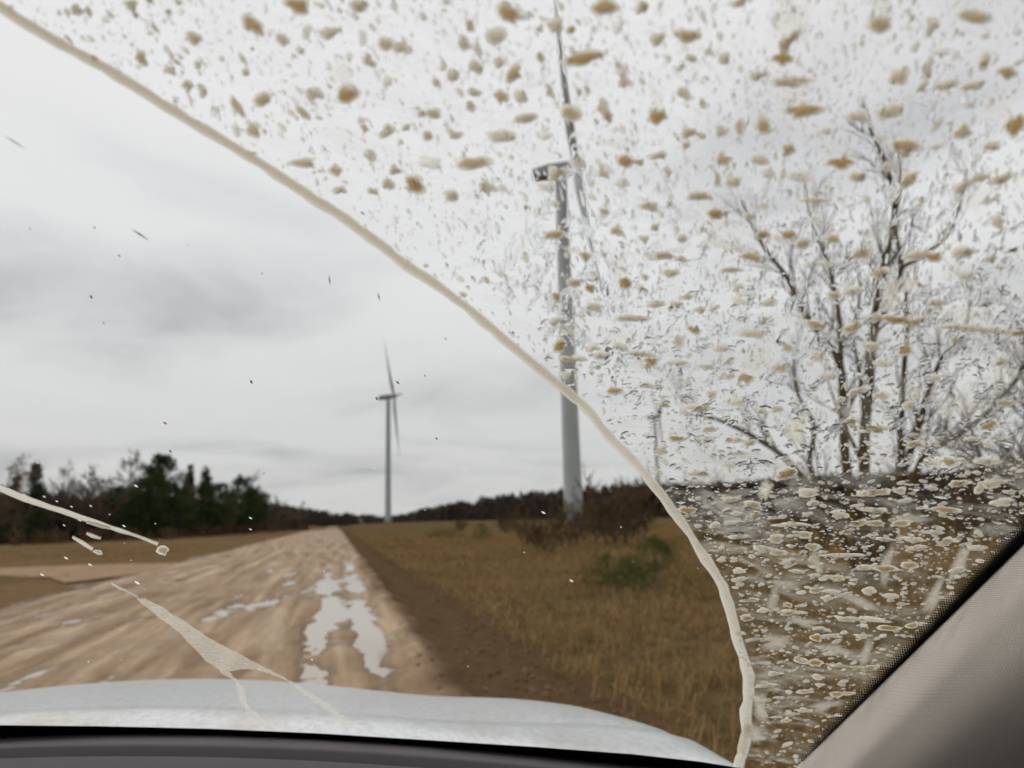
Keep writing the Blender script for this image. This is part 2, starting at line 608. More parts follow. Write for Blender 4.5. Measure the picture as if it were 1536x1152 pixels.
m_grass = leaf_mat('dry_grass', (0.320, 0.200, 0.092), (0.180, 0.138, 0.054), trans=0.3)
blades(330000, (1.9, 70), (3.2, 110), (0.12, 0.36), lambda x, y: x > 1.95 + 0.35 * fbm(y * 0.6, y * 0, 3, 3), 'dry_grass', m_grass, 'brown dry grass covering the field right of the road', 3)
blades(26000, (-60, -6.6), (8, 75), (0.05, 0.16), lambda x, y: (x < -7.0) & (np.abs(y - np.interp(-x, [4.8, 7.5, 11, 16, 24, 38, 70], [31, 32.3, 33.4, 34.4, 35.5, 37, 40])) > np.interp(-x, [4.8, 7.5, 11], [6.5, 4.4, 2.6])) & (fbm(x * .3, y * .3, 77, 2) > np.interp(-x, [7, 10], [0.62, 0.40])), 'verge_grass', m_grass, 'short dry grass on the verge left of the road', 8)


# clods and stones on the road and its right shoulder
r = np.random.default_rng(5)
cl = MB()
ico = [(0, 0, 1), (.9, 0, .3), (.28, .85, .3), (-.72, .52, .3), (-.72, -.52, .3), (.28, -.85, .3), (0, 0, -.5)]
icf = [(0, 1, 2), (0, 2, 3), (0, 3, 4), (0, 4, 5), (0, 5, 1), (6, 2, 1), (6, 3, 2), (6, 4, 3), (6, 5, 4), (6, 1, 5)]
for k in range(3600):
    y = 4 + 40 * r.random() ** 1.8
    x = 1.65 + r.normal(0, 0.32)
    if x > 2.6:
        continue
    s_ = 0.008 + 0.030 * r.random() ** 3
    z = float(road_h(np.array(x), np.array(y)))
    a = r.random() * 6.28
    ca, sa = math.cos(a), math.sin(a)
    e = r.random((7, 3)) * 0.5 + 0.75
    cl.add(([(x + s_ * (q[0] * ca - q[1] * sa) * e[i, 0], y + s_ * (q[0] * sa + q[1] * ca) * e[i, 1], z + s_ * 0.7 * q[2] * e[i, 2]) for i, q in enumerate(ico)], icf))
m_clod = pmat('mud_clod', (0.190, 0.118, 0.065), 0.95, spec=0.0, noise=(3, (0.11, 0.066, 0.036), 0.4, 0.6))
tag(cl.build('mud_clods', m_clod), 'small mud clods and stones along the right shoulder of the road', 'clods', kind='stuff')

# ------------------------------------------------------------------ trees
def bare_tree(h, spread, seed, stems=1, levels=4, kids=(4, 6), base_r=0.09, twig_r=0.006, lean=0.25, start=0.12, twig_n=5, up=0.35, sides=4):
    """limbs (verts, faces) and twigs (tris) of a leafless tree, at the origin"""
    r = random.Random(seed)
    limb = MB()
    TV, TT = [], []

    def seg_path(p, d, L, n, wob):
        pts = [np.array(p, float)]
        d = np.array(d, float)
        for i in range(n):
            d = d + np.array([r.gauss(0, wob), r.gauss(0, wob), r.gauss(0, wob) + up * 0.12])
            d /= np.linalg.norm(d)
            pts.append(pts[-1] + d * L / n)
        return pts, d

    def sliver(p, d, L, w):
        q = np.array([r.gauss(0, 1), r.gauss(0, 1), r.gauss(0, 1)])
        s = np.cross(d, q)
        s = s / (np.linalg.norm(s) + 1e-9) * w
        b = len(TV)
        m = p + d * L * 0.5 + np.array([r.gauss(0, 1), r.gauss(0, 1), r.gauss(0, 1)]) * L * 0.05
        TV.extend([p - s, p + s, m - s * 0.7, m + s * 0.7, p + d * L])
        TT.extend([(b, b + 1, b + 3), (b, b + 3, b + 2), (b + 2, b + 3, b + 4)])

    def grow(p, d, L, rad, lev):
        n = 5 if lev < 2 else 3
        pts, d2 = seg_path(p, d, L, n, 0.10 if lev == 0 else 0.16)
        rads = np.linspace(rad, rad * 0.45, n + 1)
        if lev < levels - 1:
            limb.add(tube(pts, rads, sides if lev < 2 else 3, cap=False))
        else:
            for i in range(n):
                dd = pts[i + 1] - pts[i]
                sliver(pts[i], dd / np.linalg.norm(dd), np.linalg.norm(dd) * 1.1, max(rad, twig_r))
            for _ in range(twig_n):
                i = r.randrange(n)
                p0 = pts[i] + (pts[i + 1] - pts[i]) * r.random()
                q = np.array([r.gauss(0, 1), r.gauss(0, 1), r.gauss(0, 1) + 0.4])
                q = q / np.linalg.norm(q) * 0.75 + d2
                q /= np.linalg.norm(q)
                sliver(p0, q, L * (0.3 + 0.5 * r.random()), twig_r)
            return
        k = r.randint(*kids)
        for j in range(k):
            f_ = start + (1 - start) * (j + r.random()) / k
            i = min(int(f_ * n), n - 1)
            p0 = pts[i] + (pts[i + 1] - pts[i]) * (f_ * n - i)
            dl = pts[i + 1] - pts[i]
            dl = dl / np.linalg.norm(dl)
            a = r.random() * 2 * math.pi
            q = np.array([math.cos(a), math.sin(a), 0.15 + up * 0.6])
            q = dl * (1.0 - spread * 0.5) + q * spread
            q /= np.linalg.norm(q)
            grow(p0, q, L * (0.42 + 0.25 * r.random()) * (1.15 - 0.5 * f_), rads[i] * 0.55, lev + 1)
        grow(pts[-1], d2, L * 0.5, rads[-1] * 0.9, lev + 1)

    for s in range(stems):
        a = 2 * math.pi * (s + 0.6 * r.random()) / stems
        l = lean * (0.35 + 0.9 * r.random()) if stems > 1 else lean * 0.2
        d = np.array([math.cos(a) * l, math.sin(a) * l, 1.0])
        d /= np.linalg.norm(d)
        grow(np.array([math.cos(a), math.sin(a), 0]) * (0.12 * stems ** 0.5 if stems > 1 else 0) - np.array([0, 0, 0.15]), d, h * (0.55 + 0.18 * r.random()), base_r, 0)
    return limb, np.array(TV), np.array(TT)


def rand_attr(n, per, seed):
    v = np.random.default_rng(seed).random((n + per - 1) // per)
    v = np.repeat(v, per)[:n]
    return np.stack([v, v, v, np.ones(n)], 1)


m_bark = pmat('grey_brown_bark', (0.085, 0.066, 0.045), 0.9, noise=(9, (0.045, 0.036, 0.028), 0.4, 0.65))
m_bark_olive = pmat('olive_bark', (0.120, 0.078, 0.028), 0.85, spec=0.1, noise=(7, (0.065, 0.045, 0.026), 0.4, 0.65))
m_twig = leaf_mat('bare_twigs', (0.120, 0.086, 0.062), (0.185, 0.132, 0.092), trans=0.0)
m_twig_red = leaf_mat('reddish_twigs', (0.085, 0.055, 0.030), (0.140, 0.090, 0.046), trans=0.0)
m_needle = leaf_mat('pine_needles', (0.028, 0.044, 0.016), (0.070, 0.098, 0.034), trans=0.1)
m_needle2 = leaf_mat('juniper_needles', (0.036, 0.058, 0.014), (0.075, 0.100, 0.026), trans=0.1)


def make_bare(name, loc, mat_t=m_twig, mat_b=m_bark, **kw):
    e = empty(name, loc)
    limb, tv, tt = bare_tree(**kw)
    limb.build('trunk', mat_b, e, local=True)
    fast_tris('crown', tv, tt, mat_t, e, local=True, attrs={'var': rand_attr(len(tv), 5, kw['seed'])})
    return e


def conifer(name, loc, h, rad, seed, mat=m_needle, shape='spruce', n=3600):
    e = empty(name, loc)
    r = np.random.default_rng(seed)
    MB().add(tube([(0, 0, -0.2), (0.05, 0, h * 0.5), (0, 0, h * 0.97)], [h * 0.016, h * 0.011, 0.01], 6)).build('trunk', m_bark, e, local=True)
    nb = 70
    zb = np.sort(r.random(nb)) ** 0.9
    V, T, A = [], [], []
    per = n // nb
    for i in range(nb):
        f_ = 0.10 + 0.90 * zb[i]
        if shape == 'spruce':
            L = rad * (1.02 - f_) ** 0.8 * (0.7 + 0.5 * r.random())
            drop = -0.25
        elif shape == 'pine':
            L = rad * (0.25 + 1.1 * math.sin(math.pi * min(1, max(0, (f_ - 0.12) / 0.92)) ** 0.8) ** 0.8) * (0.6 + 0.55 * r.random())
            drop = 0.25
        else:
            L = rad * math.sqrt(max(0.05, 1 - f_ ** 2)) * (0.8 + 0.4 * r.random())
            drop = 0.1
        a = r.random() * 2 * math.pi
        base = np.array([0, 0, f_ * h])
        dirv = np.array([math.cos(a), math.sin(a), drop * (0.4 + r.random())])
        k = max(6, int(per * (0.35 + L / rad)))
        s = r.random(k) ** 0.6
        P = base + dirv * (L * s)[:, None] + r.normal(0, 1, (k, 3)) * (0.07 * rad + 0.05 * L)
        D = dirv * 0.5 + r.normal(0, 0.6, (k, 3)) + np.array([0, 0, 0.15])
        D /= np.linalg.norm(D, axis=1)[:, None]
        S = np.cross(D, r.normal(0, 1, (k, 3)))
        S /= np.linalg.norm(S, axis=1)[:, None]
        ll, ww = h * 0.045 * (0.6 + 0.8 * r.random(k)), h * 0.011
        b0 = len(A)
        Q = np.stack([P - S * ww, P + S * ww, P + D * ll[:, None]], 1).reshape(-1, 3)
        V.append(Q)
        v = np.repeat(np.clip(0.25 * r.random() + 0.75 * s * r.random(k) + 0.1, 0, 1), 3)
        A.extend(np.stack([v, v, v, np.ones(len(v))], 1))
    V = np.concatenate(V)
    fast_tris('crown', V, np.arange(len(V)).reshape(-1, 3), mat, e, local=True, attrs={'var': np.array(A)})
    return e


def gz(p):
    return np.array([p[0], p[1], float(terrain(p[0], p[1]))])


# wood edge left of the road: pines and spruces standing out of bare birches and brush
LG = 'trees along the wood edge left of the road'
CON = [  # photo column, distance, height, radius, kind, label
    (18, 118, 9.6, 1.9, 'spruce', 'dark spruce at the left end of the wood, half behind its taller neighbour'),
    (46, 116, 11.2, 2.2, 'spruce', 'taller pointed spruce near the left end of the wood'),
    (236, 128, 13.3, 2.6, 'pine', 'tallest bushy pine in the middle of the wood edge'),
    (214, 124, 9.2, 2.6, 'pine', 'dark low pine left of the tallest bushy pine'),
    (281, 134, 12.6, 1.4, 'spruce', 'thin narrow spruce between the bushy pine and the dense spruce'),
    (305, 132, 12.2, 2.3, 'spruce', 'dense pointed spruce right of the thin narrow one'),
    (328, 136, 9.0, 2.4, 'pine', 'low rounded pine at the foot of the dense spruce'),
    (262, 126, 8.2, 2.6, 'pine', 'low dark pine under the thin narrow spruce'),
    (362, 150, 11.4, 2.2, 'pine', 'rounded pine standing out at the right end of the wood'),
    (380, 155, 8.8, 2.4, 'pine', 'low pine right of the rounded one at the end of the wood'),
    (175, 122, 8.0, 2.3, 'pine', 'low dark pine among the grey bare crowns'),
]
for i, (px, d, h, rd, sh, lb) in enumerate(CON):
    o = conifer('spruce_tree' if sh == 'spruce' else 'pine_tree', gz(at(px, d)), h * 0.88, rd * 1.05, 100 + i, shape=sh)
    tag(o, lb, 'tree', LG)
protos = [make_bare('birch_tree', (0, 0, -50), h=10.0, spread=0.75, seed=40 + i, levels=4, kids=(5, 7), base_r=0.11, twig_r=0.030, twig_n=7, start=0.18) for i in range(4)]
BARE = [(-8, 112, 1.06), (28, 112, .92), (72, 118, .98), (100, 120, 1.02), (122, 119, 1.0), (143, 122, 1.06), (162, 120, .92), (190, 126, 1.2), (206, 128, 1.28), (226, 130, 1.2),
        (252, 132, 1.28), (272, 130, 1.05), (295, 136, .95), (318, 138, .95), (342, 142, .98), (372, 152, 1.12), (392, 160, .92), (410, 172, .86), (430, 190, .80), (450, 215, .80)]
ORD = ('first second third fourth fifth sixth seventh eighth ninth tenth eleventh twelfth thirteenth fourteenth fifteenth sixteenth seventeenth eighteenth nineteenth twentieth twenty-first'.split())
rank = {i: k for k, i in enumerate(sorted(range(len(BARE)), key=lambda i: BARE[i][0]))}
for i, (px, d, s) in enumerate(BARE):
    o = protos[i] if i < 4 else copy_tree(protos[i % 4])
    g = gz(at(px, d))
    o.location = tuple(g)
    o.rotation_euler = (0, 0, i * 1.7)
    o.scale = (s * 1.0, s * 1.0, s * 0.86)
    tag(o, '%s bare grey tree counted from the left end of the wood edge' % ORD[rank[i]], 'tree', 'bare trees of the wood edge left of the road')


# low brush in front of the wood and far woods: nobody could count these
def brush_mass(name, pts, hts, n_each, label, mat, seed, wid=0.05, cat='woods', sink=0.3):
    r = np.random.default_rng(seed)
    V, A = [], []
    for (x, y), h in zip(pts, hts):
        n = n_each
        z0 = float(terrain(x, y)) - sink
        f_ = r.random(n) ** 0.9
        rad = h * 0.42 * np.sqrt(np.clip(1 - (f_ - 0.35) ** 2 / 0.5, 0.05, 1))
        a = r.random(n) * 2 * math.pi
        q = np.sqrt(r.random(n)) * rad
        P = np.stack([x + np.cos(a) * q, y + np.sin(a) * q, z0 + f_ * h * 0.9], 1)
        D = r.normal(0, 0.6, (n, 3)) + np.array([0, 0, 0.7])
        D /= np.linalg.norm(D, axis=1)[:, None]
        S = np.cross(D, r.normal(0, 1, (n, 3)))
        S /= np.linalg.norm(S, axis=1)[:, None]
        ll = h * (0.10 + 0.16 * r.random(n))
        V.append(np.stack([P - S * h * wid, P + S * h * wid, P + D * ll[:, None]], 1).reshape(-1, 3))
        v = np.repeat(0.6 * r.random() + 0.4 * r.random(n), 3)
        A.append(np.stack([v, v, v, np.ones(len(v))], 1))
    V = np.concatenate(V)
    o = fast_tris(name, V, np.arange(len(V)).reshape(-1, 3), mat, attrs={'var': np.concatenate(A)})
    return tag(o, label, cat, kind='stuff')


m_woods = leaf_mat('far_woods', (0.042, 0.036, 0.032), (0.078, 0.060, 0.048), trans=0.0)
m_brush = leaf_mat('brown_brush', (0.090, 0.056, 0.028), (0.150, 0.090, 0.042), trans=0.0)
pts, hts = [], []
r = random.Random(5)
for k in range(230):   # undergrowth behind the first row of trees, left
    px = -60 + 520 * r.random()
    d = np.interp(px, [-60, 250, 360, 460], [116, 134, 158, 230]) * (1.0 + 0.25 * r.random())
    pts.append(at(px, d))
    hts.append((4.2 + 3.6 * r.random()) * np.interp(px, [330, 470], [1, 0.75]))
brush_mass('undergrowth', pts, hts, 90, 'dark brown undergrowth between the trees left of the road', m_woods, 1, 0.045, 'undergrowth')
pts, hts = [], []
for k in range(80):
    px = -60 + 520 * r.random()
    d = np.interp(px, [-60, 250, 360, 460], [100, 116, 138, 190]) * (0.95 + 0.1 * r.random())
    pts.append(at(px, d))
    hts.append(1.0 + 1.4 * r.random())
brush_mass('brush', pts, hts, 80, 'low brown brush at the foot of the wood left of the road', m_brush, 2, 0.03, 'brush')
pts, hts = [], []
for k in range(900):   # woods on the horizon
    px = 380 + 1300 * r.random()
    d = np.interp(px, [380, 480, 560, 640, 760, 1000, 1700], [420, 800, 1000, 620, 430, 330, 260]) * (1.0 + 0.35 * r.random())
    top = np.interp(px, [380, 450, 520, 575, 600, 640, 700, 800, 900, 1100, 1300, 1700], [34, 24, 17, 9, 11, 20, 28, 40, 44, 46, 48, 52])
    pts.append(at(px, d))
    hts.append(max(4.0, top / F * d * (0.70 + 0.42 * r.random())))
brush_mass('far_woods', pts, [h + 2.5 for h in hts], 95, 'dark line of distant woods along the horizon', m_woods, 3, 0.05, sink=2.8)

# bare bushes and junipers in the field on the right
bush_p = [make_bare('bare_bush', (0, 0, -60), mat_t=m_twig_red, h=3.0, spread=0.8, seed=60 + i, stems=6, levels=3, kids=(4, 6), base_r=0.03, twig_r=0.014, lean=0.55, twig_n=8, start=0.1) for i in range(3)]
BUSH = [(790, 46, 1.0, 'brown bare bush in the field left of the near turbine foot'),
        (818, 38, .95, 'brown bare bush in front of the near turbine foot'),
        (850, 42, 1.05, 'brown bare bush right below the near turbine tower'),
        (882, 50, 1.35, 'taller brown bush just right of the near turbine foot'),
        (925, 44, 1.75, 'tall dark bare bush beside the mud line on the glass'),
        (948, 52, 1.7, 'dark bare bush behind the tall one beside the mud line'),
        (905, 60, 1.3, 'bare bush between the turbine foot and the tall dark bush'),
        (760, 85, 1.3, 'small bare bush far out in the field'),
        (690, 110, .9, 'low reddish bush on the far edge of the field'),
        (1060, 48, 1.6, 'bare bush behind the muddy glass left of the big tree'),
        (1120, 40, 1.5, 'bare bush close left of the big tree behind muddy glass'),
        (1210, 34, 1.4, 'bare bush at the foot of the big tree behind muddy glass'),
        (1420, 36, 1.5, 'bare bush right of the big tree behind muddy glass'),
        (1490, 42, 1.6, 'bare bush at the right edge behind muddy glass')]
for i, (px, d, s, lb) in enumerate(BUSH):
    o = bush_p[i] if i < 3 else copy_tree(bush_p[i % 3])
    o.location = tuple(gz(at(px, d)))
    o.rotation_euler = (0, 0, i * 2.1)
    o.scale = (s * 0.85, s * 0.85, s * 0.78)
    tag(o, lb, 'bush', 'bare bushes in the field')
JUN = [(905, 17.6, .85, .62, 'dark green juniper, left lump of the three'), (944, 17.0, .75, .62, 'low green juniper in the middle of the three'),
       (978, 18.4, 1.05, .70, 'largest green juniper, right of the three'), (722, 66, 1.5, 1.5, 'small dark green juniper far out beside the road field'),
       (655, 78, 1.0, 1.2, 'tiny green bush furthest out in the field'), (676, 74, 1.0, 1.5, 'tiny green bush left of the far juniper')]
for i, (px, d, h, rd, lb) in enumerate(JUN):
    o = conifer('juniper_bush', gz(at(px, d)) - np.array([0, 0, .05]), h, rd, 300 + i, mat=m_needle2, shape='bush' if i != 3 else 'spruce', n=2600)
    tag(o, lb, 'bush', 'green junipers in the field')

# the big many-stemmed bare tree behind the muddy glass, and its neighbour at the frame edge
STEMS = [  # main stems as the photograph shows them: column, height line, radius at foot
    ([(1300, 868), (1297, 720), (1298, 640), (1306, 560), (1312, 480), (1322, 420), (1341, 330), (1334, 260), (1304, 192)], .130),
    ([(1312, 490), (1336, 450), (1352, 400), (1343, 335), (1352, 270), (1346, 215)], .070),
    ([(1296, 872), (1278, 760), (1266, 660), (1262, 555), (1240, 515), (1198, 455), (1180, 415), (1142, 365), (1112, 300)], .115),
    ([(1262, 560), (1258, 470), (1244, 400), (1218, 335), (1206, 268)], .060),
    ([(1292, 872), (1250, 770), (1215, 700), (1222, 640), (1196, 590), (1190, 540)], .085),
    ([(1240, 760), (1180, 690), (1130, 655), (1088, 634), (1048, 618), (1020, 596)], .075),
    ([(1306, 872), (1334, 760), (1350, 700), (1352, 640), (1356, 555), (1362, 480), (1356, 420)], .105),
    ([(1340, 745), (1372, 660), (1392, 590), (1412, 540), (1444, 505), (1456, 450)], .080),
    ([(1312, 872), (1362, 745), (1388, 682), (1432, 655), (1482, 618), (1530, 560), (1556, 500)], .090),
    ([(1352, 402), (1400, 372), (1424, 348), (1440, 305), (1450, 252)], .045),
    ([(1297, 640), (1290, 560), (1280, 500), (1290, 440), (1284, 380)], .050),
    ([(1296, 700), (1268, 640), (1255, 610), (1238, 560)], .050)]
TD = 17.5
base = at(1306, TD)
tree = empty('willow_tree', gz(base))
org = gz(base)
limb = MB()
TV, TT = [], []
rt = random.Random(99)


def sub_branch(p, d, L, rad, lev):
    n = 4
    P = [np.array(p, float)]
    d = np.array(d, float)
    for i in range(n):
        d = d + np.array([rt.gauss(0, .13), rt.gauss(0, .13), rt.gauss(0, .13) + .06])
        d /= np.linalg.norm(d)
        P.append(P[-1] + d * L / n)
    if lev == 0:
        limb.add(tube(P, np.linspace(rad, rad * .4, n + 1), 4, cap=False))
    else:
        limb.add(tube(P, np.linspace(rad, rad * .4, n + 1), 3, cap=False))
    k = 4 if lev == 0 else 3
    for j in range(k):
        i = rt.randrange(n)
        p0 = P[i] + (P[i + 1] - P[i]) * rt.random()
        q = np.array([rt.gauss(0, 1), rt.gauss(0, 1), rt.gauss(0, 1) + .5])
        q = d * 1.1 + q / np.linalg.norm(q) * .7
        q /= np.linalg.norm(q)
        if lev == 0:
            sub_branch(p0, q, L * (.4 + .3 * rt.random()), rad * .5, 1)
        else:
            w = np.cross(q, (rt.random(), rt.random(), rt.random()))
            w = w / np.linalg.norm(w) * .006
            b = len(TV)
            l2 = L * (.4 + .5 * rt.random())
            TV.extend([p0 - w, p0 + w, p0 + q * l2])
            TT.append((b, b + 1, b + 2))


for path, rad in STEMS:
    dep = TD + rt.gauss(0, .25)
    P3 = []
    for i, (px, py) in enumerate(path):
        d = ray(px, py)
        f_ = i / (len(path) - 1)
        P3.append(CAM + d * ((TD + (dep - TD) * f_ * 2 + rt.gauss(0, .10)) / math.hypot(d[0], d[1])) - org)
    P3 = spline(P3, len(P3) * 3)
    rr_ = np.linspace(rad, rad * .22, len(P3))
    limb.add(tube(P3, rr_, 7, cap=False))
    Ltot = sum(np.linalg.norm(P3[i + 1] - P3[i]) for i in range(len(P3) - 1))
    for j in range(int(Ltot * 2.1)):
        i = int((.25 + .74 * rt.random()) * (len(P3) - 1))
        t_ = P3[i + 1] - P3[i]
        t_ = t_ / np.linalg.norm(t_)
        q = np.array([rt.gauss(0, 1), rt.gauss(0, 1), rt.gauss(0, .6) + .5])
        q = t_ * 1.0 + q / np.linalg.norm(q) * .85
        sub_branch(P3[i], q / np.linalg.norm(q), (.7 + .9 * rt.random()) * (1.15 - .5 * i / len(P3)), rr_[i] * .38, 0)
limb.build('trunk', m_bark_olive, tree, local=True)
fast_tris('crown', np.array(TV), np.array(TT), m_twig_red, tree, local=True, attrs={'var': rand_attr(len(TV), 3, 5)})
tag(tree, 'big bare many-stemmed tree behind the mud-spattered glass', 'tree')
g = gz(at(1640, 19.0))
o = make_bare('willow_tree', g, mat_t=m_twig_red, mat_b=m_bark_olive, h=5.2, spread=0.6, seed=81, stems=6, levels=4, kids=(4, 5), base_r=0.09, twig_r=0.011, lean=0.65, twig_n=4, start=0.25, up=0.4, sides=5)
tag(o, 'bare tree reaching in from the right frame edge behind muddy glass', 'tree')

# ------------------------------------------------------------------ wind turbines
m_tow = pmat('turbine_paint', (0.38, 0.41, 0.41), 0.45, noise=(0.15, (0.34, 0.37, 0.37), 0.4, 0.6))
m_nac = pmat('nacelle_grey', (0.24, 0.25, 0.26), 0.5)
def turbine(loc, hub, theta, L, yaw, label):
    yw, TILT = math.radians(yaw), math.radians(6)
    AX = np.array([math.cos(yw), -math.sin(yw), 0.0])
    HB = -np.array([math.sin(yw), math.cos(yw), 0.0])
    AX3 = AX * math.cos(TILT) + np.array([0, 0, 1]) * math.sin(TILT)
    UP3 = -AX * math.sin(TILT) + np.array([0, 0, 1]) * math.cos(TILT)
    e = empty('wind_turbine', loc)
    nz = 24
    z = np.linspace(-1.0, hub - 1.6, nz)
    rr_ = np.interp(z, [0, hub], [2.45, 1.55])
    MB().add(tube([(0, 0, zz_) for zz_ in z], rr_, 24)).build('tower', m_tow, e, local=True, smooth=True)
    # nacelle: rounded long housing, set back from the hub
    rows = []
    for s, w, h0, h1 in ((-7.6, 1.2, -0.9, 1.2), (-7.2, 1.7, -1.4, 1.7), (-3, 1.95, -1.75, 2.1), (2.2, 1.8, -1.6, 1.9), (3.2, 1.3, -1.2, 1.3)):
        c = AX3 * s + np.array([0, 0, hub])
        ring = []
        for k in range(16):
            a = 2 * math.pi * k / 16
            ca, sa = math.cos(a), math.sin(a)
            q = 0.45
            ca, sa = math.copysign(abs(ca) ** q, ca), math.copysign(abs(sa) ** q, sa)
            ring.append(c + HB * (w * ca) + UP3 * ((h1 + h0) / 2 + (h1 - h0) / 2 * sa))
        rows.append(ring + [ring[0]])
    v, f = loft(rows)
    f = [tuple(q) for q in f] + [tuple(range(15, -1, -1)), tuple(range(4 * 17, 4 * 17 + 16))]
    mk('nacelle', v, f, m_nac, e, local=True, smooth=True)
    hc = AX3 * 4.6 + np.array([0, 0, hub])
    hb = [hc + AX3 * s for s in (-1.5, -0.6, 0.6, 1.5, 2.1, 2.35)]
    MB().add(tube(hb, [1.25, 1.6, 1.6, 1.25, 0.6, 0.05], 16)).build('hub', m_nac, e, local=True, smooth=True)
    for j in range(3):
        a = math.radians(theta + 120 * j)
        d = math.cos(a) * UP3 + math.sin(a) * HB
        ch = -math.sin(a) * UP3 + math.cos(a) * HB   # in rotor plane
        rows = []
        for s in np.linspace(0, 1, 22):
            rr2 = 1.2 + s * L
            c = hc + d * rr2 + AX3 * (0.028 * L * s * s)
            chord = np.interp(s, [0, 0.04, 0.2, 0.6, 0.95, 1.0], [1.9, 1.9, 3.6, 2.2, 0.9, 0.15])
            th_ = np.interp(s, [0, 0.04, 0.2, 0.6, 1.0], [1.9, 1.85, 1.0, 0.5, 0.05])
            tw = math.radians(np.interp(s, [0, 0.2, 1.0], [62, 40, 18]))
            u1 = ch * math.cos(tw) + AX3 * math.sin(tw)
            u2 = -ch * math.sin(tw) + AX3 * math.cos(tw)
            ring = []
            for k in range(12):
                w = 2 * math.pi * k / 12
                ring.append(c + u1 * (chord * 0.5 * math.cos(w) - chord * 0.12 * min(1, s * 6)) + u2 * (th_ * 0.5 * math.sin(w) * (1 - 0.35 * math.cos(w) * min(1, s * 6))))
            rows.append(ring + [ring[0]])
        v, f = loft(rows)
        mk('blade', v, f, m_tow, e, local=True, smooth=True)
    return tag(e, label, 'wind turbine', 'wind turbines')


def tloc(px, d):
    return gz(at(px, d))


turbine(tloc(861, 199), 95.0, 34, 46.0, 21, 'nearest wind turbine, its tower crossed by the mud line on the glass')
turbine(tloc(582, 592), 95.0, 42, 50.0, 12, 'distant wind turbine seen whole through the wiped glass above the road')
turbine(tloc(990, 760), 95.0, 75, 48.0, 16, 'smallest far wind turbine behind the droplets right of the nearest tower')

# ------------------------------------------------------------------ the car
UC, KG, TR, YC, Z0 = -0.36, 0.43, math.tan(math.radians(30)), 0.829, -0.20


def glass_hit(px, py):
    d = ray(px, py)
    a = TR * KG * d[0] ** 2
    b = TR * (d[1] - 2 * KG * UC * d[0]) + d[2]
    c = TR * (KG * UC ** 2 - YC) - Z0
    if abs(a) < 1e-9:
        t_ = -c / b
    else:
        t_ = (-b + math.sqrt(max(b * b - 4 * a * c, 0))) / (2 * a)
    return d * t_ + CAM


def glass_n(p):
    n = np.array([2 * KG * TR * (p[0] - UC), TR, 1.0])
    return n / np.linalg.norm(n)


def glass_y(x, z):
    """forward position of the glass at lateral x and world height z"""
    return YC - (z - CAM[2] - Z0) / TR - KG * (x - UC) ** 2


_b = np.array([glass_hit(*q) for q in ((0, 1080), (160, 1082), (320, 1086), (480, 1093), (640, 1103), (800, 1113), (950, 1124), (1050, 1135), (1120, 1146), (1185, 1152))])
_w = (_b[:, 0] - UC) ** 2
_c2, _c1, _c0 = np.polyfit(_w, _b[:, 2], 2)


def base_z(x):
    """height of the glass foot: a shallow arch across the car"""
    w = np.minimum((np.asarray(x, float) - UC) ** 2, 0.60)
    return _c0 + _c1 * w + _c2 * w * w


def base_pt(x):
    z = base_z(x)
    return np.array([x, glass_y(x, z), z])


CARP = np.array([UC, 0.0, 0.0])
car = empty('car', CARP)
tag(car, 'white car seen from its passenger seat, windscreen spattered with mud', 'car')

m_glass, t, out = new_mat('windscreen_glass')
tr = N(t, 'ShaderNodeBsdfTransparent', ins={'Color': (0.985, 0.992, 0.988, 1)})
gl = N(t, 'ShaderNodeBsdfGlossy', ins={'Roughness': 0.02})
mx = N(t, 'ShaderNodeMixShader')
mx.inputs[0].default_value = 0.012
link(t, tr.outputs[0], mx.inputs[1])
link(t, gl.outputs[0], mx.inputs[2])
link(t, mx.outputs[0], out.inputs[0])

m_black = pmat('black_rubber', (0.006, 0.006, 0.007), 0.6, spec=0.2)
m_frit = pmat('black_frit', (0.004, 0.004, 0.004), 0.5, spec=0.15)
m_dash = pmat('dash_plastic', (0.060, 0.052, 0.057), 0.62, spec=0.3, bump=(900, 0.25, 0.0006))
m_ledge = pmat('dash_trim_grey', (0.095, 0.085, 0.092), 0.55, spec=0.3, bump=(900, 0.2, 0.0005))
m_head = pmat('headliner_grey', (0.62, 0.60, 0.57), 0.95, bump=(400, 0.3, 0.001))
m_seat = pmat('seat_cloth', (0.05, 0.05, 0.055), 0.9, bump=(300, 0.4, 0.001))
m_tyre = pmat('tyre_rubber', (0.02, 0.02, 0.02), 0.85, noise=(8, (0.16, 0.11, 0.07), 0.45, 0.7))
m_rim = pmat('wheel_alloy', (0.45, 0.45, 0.46), 0.35, metal=0.8)
m_chrome = pmat('lamp_glass', (0.55, 0.57, 0.6), 0.08, spec=0.9)

# white paint, speckled with road dirt, turning grey towards the front
m_paint, t, out = new_mat('dirty_white_paint')
p = t.nodes.new('ShaderNodeBsdfPrincipled')
tcn = t.nodes.new('ShaderNodeTexCoord')
n1 = N(t, 'ShaderNodeTexNoise', ins={'Scale': 150.0, 'Detail': 5.0, 'Roughness': 0.75})
n2 = N(t, 'ShaderNodeTexNoise', ins={'Scale': 9.0, 'Detail': 4.0, 'Roughness': 0.6})
n3 = N(t, 'ShaderNodeTexVoronoi', ins={'Scale': 90.0})
mpn = N(t, 'ShaderNodeMapping')
mpn.inputs['Scale'].default_value = (1.0, 0.35, 1.0)
link(t, tcn.outputs['Object'], mpn.inputs[0])
for n in (n1, n2, n3):
    link(t, mpn.outputs[0], n.inputs['Vector'])
c1 = mixc(t, ramp(t, n1.outputs[0], [(0.42, 0.0), (0.68, 1.0)]), (0.76, 0.77, 0.76), (0.52, 0.54, 0.55))
